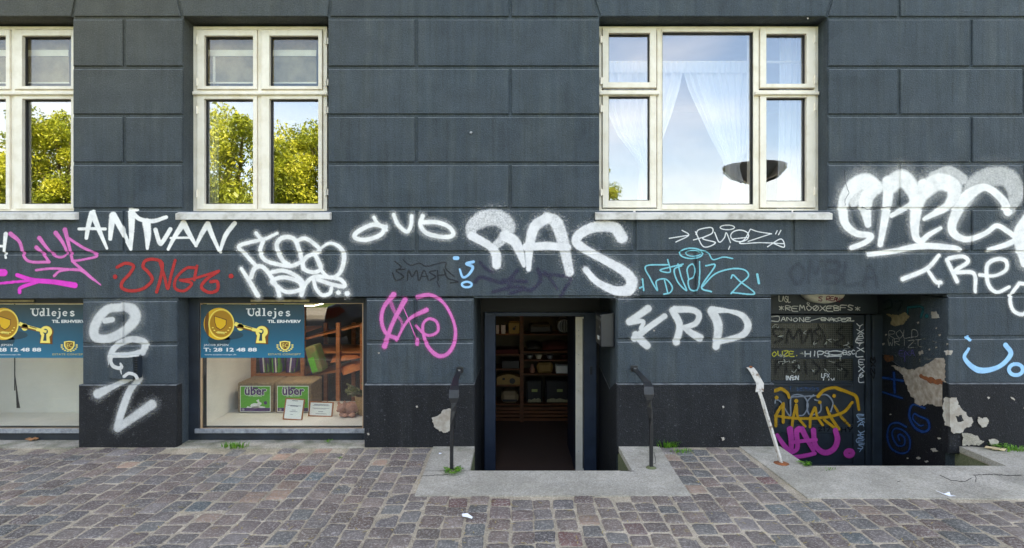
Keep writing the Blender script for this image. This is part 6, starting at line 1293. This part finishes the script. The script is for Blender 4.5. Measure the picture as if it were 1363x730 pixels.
# silver estate car parked behind the viewer, tail to the left
def car(x0, yc, label):
    r = empty('parked_car', (x0+2.1, yc, -.12), label, 'car'); zb = -.12; W_ = .86
    paint = mat('silver_grey_car_paint', lin(150, 158, 170), .25, .5); cg = mat('car_glass', lin(14, 18, 22), .05, spec=.8); tyre = mat('tyre_rubber', lin(20, 20, 20), .8); rim = mat('alloy_rim', lin(130, 134, 140), .3, .8); tail = mat('red_tail_light', lin(150, 10, 16), .2); plas = mat('dark_bumper_plastic', lin(30, 31, 34), .6)
    lower = [(0.02, .35), (0, .62), (.05, .86), (.25, .93), (1.3, .95), (3.0, .93), (3.75, .82), (4.15, .66), (4.2, .40), (4.1, .24), (3.68, .22)]
    def arch(cx_): return [(cx_+.36*math.cos(R(a)), .30+.36*math.sin(R(a))) for a in range(0, 181, 20)]
    poly = lower+arch(3.35)+[(2.95, .20), (1.15, .20)]+arch(.75)+[(.35, .24)]
    q = MB(); prof = [(x, z) for x, z in poly]
    def side(sy): return lambda p: (x0+p[0], yc+sy*(W_-.05*max(0, (p[1]-.6))/.35-.03*(p[1] < .3)), zb+p[1])
    q.prism(prof, side(1), side(-1)); body = q.build('body', paint, r, bevel=.02); bm = bmesh.new(); bm.from_mesh(body.data); bmesh.ops.triangulate(bm, faces=[f_ for f_ in bm.faces if len(f_.verts) > 4]); bmesh.ops.recalc_face_normals(bm, faces=bm.faces); bm.to_mesh(body.data); bm.free()
    cab = [(.12, .93), (.30, 1.32), (.62, 1.44), (1.9, 1.47), (2.45, 1.38), (3.15, .93)]
    q = MB(); q.prism(cab, lambda p: (x0+p[0], yc+(W_-.06-.16*(p[1]-.93)/.5), zb+p[1]), lambda p: (x0+p[0], yc-(W_-.06-.16*(p[1]-.93)/.5), zb+p[1])); q.build('roof', paint, r, bevel=.03)
    for sy in (1, -1):
        for pts in ([(.35, .97), (.48, 1.30), (.95, 1.36), (.98, .97)], [(1.05, .97), (1.03, 1.37), (1.72, 1.39), (1.72, .97)], [(1.80, .97), (1.80, 1.39), (2.35, 1.34), (2.90, .97)]):
            q = MB(); f0 = lambda p: (x0+p[0], yc+sy*(W_-.055-.16*(p[1]-.93)/.5), zb+p[1]); f1 = lambda p: (x0+p[0], yc+sy*(W_-.075-.16*(p[1]-.93)/.5), zb+p[1]); q.prism(pts, f0, f1); q.build('side_window', cg, r)
        for cx_ in (.75, 3.35):
            w_ = MB(); w_.disc((x0+cx_, yc+sy*(W_-.20), zb+.31), (0, sy, 0), .315, .185, 28, r2=.30); wh = w_.build('wheel', tyre, r, bevel=.01)
            w_ = MB(); w_.disc((x0+cx_, yc+sy*(W_-.012), zb+.31), (0, sy, 0), .205, .004, 24)
            w_.build('wheel_well', plas, wh)
            w_ = MB()
            for k in range(9): a = 2*math.pi*k/9; w_.tube([(x0+cx_+.03*math.cos(a), yc+sy*(W_-.004), zb+.31+.03*math.sin(a)), (x0+cx_+.19*math.cos(a), yc+sy*(W_+.002), zb+.31+.19*math.sin(a))], [.022, .016], 5)
            w_.tube([(x0+cx_+.198*math.cos(2*math.pi*k/20), yc+sy*W_, zb+.31+.198*math.sin(2*math.pi*k/20)) for k in range(21)], .012, 5); w_.build('rim', rim, wh)
        q = MB(); q.prism([(.02, .62), (.06, .82), (.30, .86), (.42, .78), (.25, .66)], lambda p: (x0+p[0], yc+sy*(W_+.006), zb+p[1]), lambda p: (x0+p[0], yc+sy*(W_-.08), zb+p[1])); q.build('tail_light', tail, r)
        q = MB(); q.prism([(3.78, .66), (3.82, .78), (4.02, .72), (4.16, .62)], lambda p: (x0+p[0], yc+sy*(W_+.004), zb+p[1]), lambda p: (x0+p[0], yc+sy*(W_-.08), zb+p[1])); q.build('headlight', cg, r)
        q = MB(); q.box(x0+1.55, x0+1.70, yc+sy*W_-.01, yc+sy*W_+.02, zb+.80, zb+.83); q.build('door_handle', paint, r)
    q = MB(); q.box(x0-.03, x0+.30, yc-W_+.02, yc+W_-.02, zb+.26, zb+.46); q.box(x0+3.9, x0+4.22, yc-W_+.02, yc+W_-.02, zb+.24, zb+.44); q.build('bumper', plas, r, bevel=.02)
    return r
car(-3.75, -6.6, 'silver car reflected in the shop window, seen from its rear wheel')

# ------------------------------------------------------------------ weeds and litter
gm = leafmat('weed_green', lin(60, 110, 24), lin(96, 150, 40), lin(130, 176, 60))
def tuft(px, py, n_, rad, h_, label, clover=False, sq=1.0):
    c_ = G(px, py); r = []; V_ = []; F_ = []; T_ = []
    for k in range(n_):
        a = random.uniform(0, 2*math.pi); d_ = rad*random.random()**.6; b0 = Vector((d_*math.cos(a), d_*math.sin(a)*sq, .0)); ln = h_*random.uniform(.5, 1.1); a2 = a+random.uniform(-.8, .8); lean = random.uniform(.2, .9)
        w_ = .0035; dirv = Vector((math.cos(a2), math.sin(a2), 0)); sv_ = Vector((-math.sin(a2), math.cos(a2), 0)); n0 = len(V_)
        if clover:
            tip = b0+dirv*ln*.5+Vector((0, 0, ln*.7))
            for j in range(3):
                aa = a2+j*2.1; dd = Vector((math.cos(aa), math.sin(aa), .15)); ss = Vector((-math.sin(aa), math.cos(aa), 0)); n0 = len(V_); V_ += [tip, tip+dd*.012+ss*.009, tip+dd*.022, tip+dd*.012-ss*.009]; F_.append((n0, n0+1, n0+2, n0+3)); T_.append(random.random())
            n0 = len(V_); V_ += [b0-sv_*.0012, b0+sv_*.0012, tip]; F_.append((n0, n0+1, n0+2)); T_.append(.3)
        else:
            m_ = b0+dirv*ln*lean*.4+Vector((0, 0, ln*.6)); e_ = b0+dirv*ln*lean+Vector((0, 0, ln*(1-.35*lean)))
            V_ += [b0-sv_*w_, b0+sv_*w_, m_+sv_*w_*.8, m_-sv_*w_*.8, e_]; F_ += [(n0, n0+1, n0+2, n0+3), (n0+3, n0+2, n0+4)]; t_ = random.random(); T_ += [t_, t_]
    me = bpy.data.meshes.new('grass_tuft'); me.from_pydata([tuple(v_) for v_ in V_], [], F_); at = me.attributes.new('tint', 'FLOAT', 'FACE'); at.data.foreach_set('value', np.array(T_, dtype=np.float32)); me.materials.append(gm)
    o = bpy.data.objects.new('clover_plant' if clover else 'grass_tuft', me); C.objects.link(o); o.location = (c_.x, c_.y, .0); return tag(o, label, 'weed')
tuft(312, 596, 110, .13, .055, 'bright green grass tuft on the paving under the shop window with bales', sq=.3)
tuft(888, 595, 130, .10, .085, 'tallest grass tuft, against the wall right of the middle entrance', sq=.4)
tuft(908, 602, 60, .10, .03, 'thin low grass among the setts before the tall tuft', sq=.5)
tuft(603, 630, 34, .055, .05, 'clover-like weed at the foot of the left black handrail', True)
tuft(1071, 620, 16, .03, .04, 'small leafy weed at the edge of the basement steps', True)
tuft(1103, 626, 30, .06, .02, 'tiny grass patch on the concrete before the basement door', sq=.5)
tuft(1345, 600, 120, .16, .05, 'grass strip along the wall at the right photo edge', sq=.35)
tuft(1325, 595, 40, .06, .05, 'leafy weed against the right wall by the pale leaves', True)
tuft(438, 590, 6, .02, .03, 'single small leaf weed on the shop window ledge', True)
tuft(452, 610, 14, .03, .015, 'wisp of grass between setts before the shop window', sq=.4)
def scrap(px, py, pts, h_, matl, label, name='paper_scrap', cat='litter'):
    c_ = G(px, py, .008); n_ = len(pts); q = MB(); k_ = 1.0
    top = [(p[0], p[1], .004+p[2]) for p in pts]; bot = [(p[0], p[1], .0025+p[2]) for p in pts]
    q.add(top+bot, [tuple(range(n_)), tuple(range(2*n_-1, n_-1, -1))]+[(i, i+n_, (i+1) % n_+n_, (i+1) % n_) for i in range(n_)]); o = q.build(name, matl); o.location = (c_.x, c_.y, .004); return tag(o, label, cat)
pw = mat('crumpled_paper', lin(236, 238, 244), .7)
scrap(1261, 659, [(-.05, .04, .015), (-.015, .012, .004), (.03, .02, .012), (.018, -.005, .002), (.025, -.04, .01), (.0, -.02, 0), (-.02, .0, .004)], 0, pw, 'torn white paper scrap on the concrete before the basement')
scrap(622, 688, [(-.035, .02, .01), (.0, .022, .012), (.035, -.012, .004), (.03, -.025, 0), (-.005, -.012, .006), (-.03, .0, .002)], 0, pw, 'crumpled pale paper scrap on the setts before the middle entrance')
scrap(586, 604, [(-.012, .01, .004), (.012, .008, .002), (.008, -.012, .003), (-.01, -.008, 0)], 0, pw, 'tiny white scrap on the left corner of the door apron')
brl = mat('dry_brown_leaf', lin(150, 104, 66), .8)
for k, (px_, py_, lb) in enumerate(((40, 586.5, 'curled brown leaf on the ledge under the leftmost shop window'), (47, 585.5, 'second smaller brown leaf touching the curled one'), (1318, 598, 'pale dry leaf among the weeds by the right wall'), (1330, 600, 'broad pale dry leaf farthest right among the weeds'))):
    s_ = (1.0, .7, 1.0, 1.2)[k]; scrap(px_, py_, [(-.05*s_, .0, .012), (-.02*s_, .018*s_, .022), (.03*s_, .015*s_, .006), (.05*s_, -.004, .018), (.02*s_, -.018*s_, .004), (-.02*s_, -.016*s_, .016)], 0, brl if k < 2 else mat('pale_dry_leaf', lin(186, 166, 126), .8), lb, 'dry_leaf', 'leaf')
# straw and moss bits in the joints
q = MB()
for k in range(260):
    px_, py_ = random.uniform(150, 1250), random.uniform(612, 728); c_ = G(px_, py_)
    if any(a_-.02 < c_.x < b_+.02 and c_.y > yf_-.02 for a_, b_, yf_ in pits): continue
    a = random.uniform(0, 3.14); l_ = random.uniform(.006, .02); d_ = Vector((math.cos(a), math.sin(a), 0)); s_ = Vector((-math.sin(a), math.cos(a), 0))*.0022; z_ = Vector((0, 0, .005))
    q.add([c_-d_*l_-s_+z_, c_+d_*l_-s_+z_, c_+d_*l_+s_+z_, c_-d_*l_+s_+z_], [(0, 1, 2, 3)])
tag(q.build('straw_bits', mat('straw_bits', lin(176, 156, 96), .9)), 'scattered straw and seed husks lying on the setts', 'debris', kind='stuff')
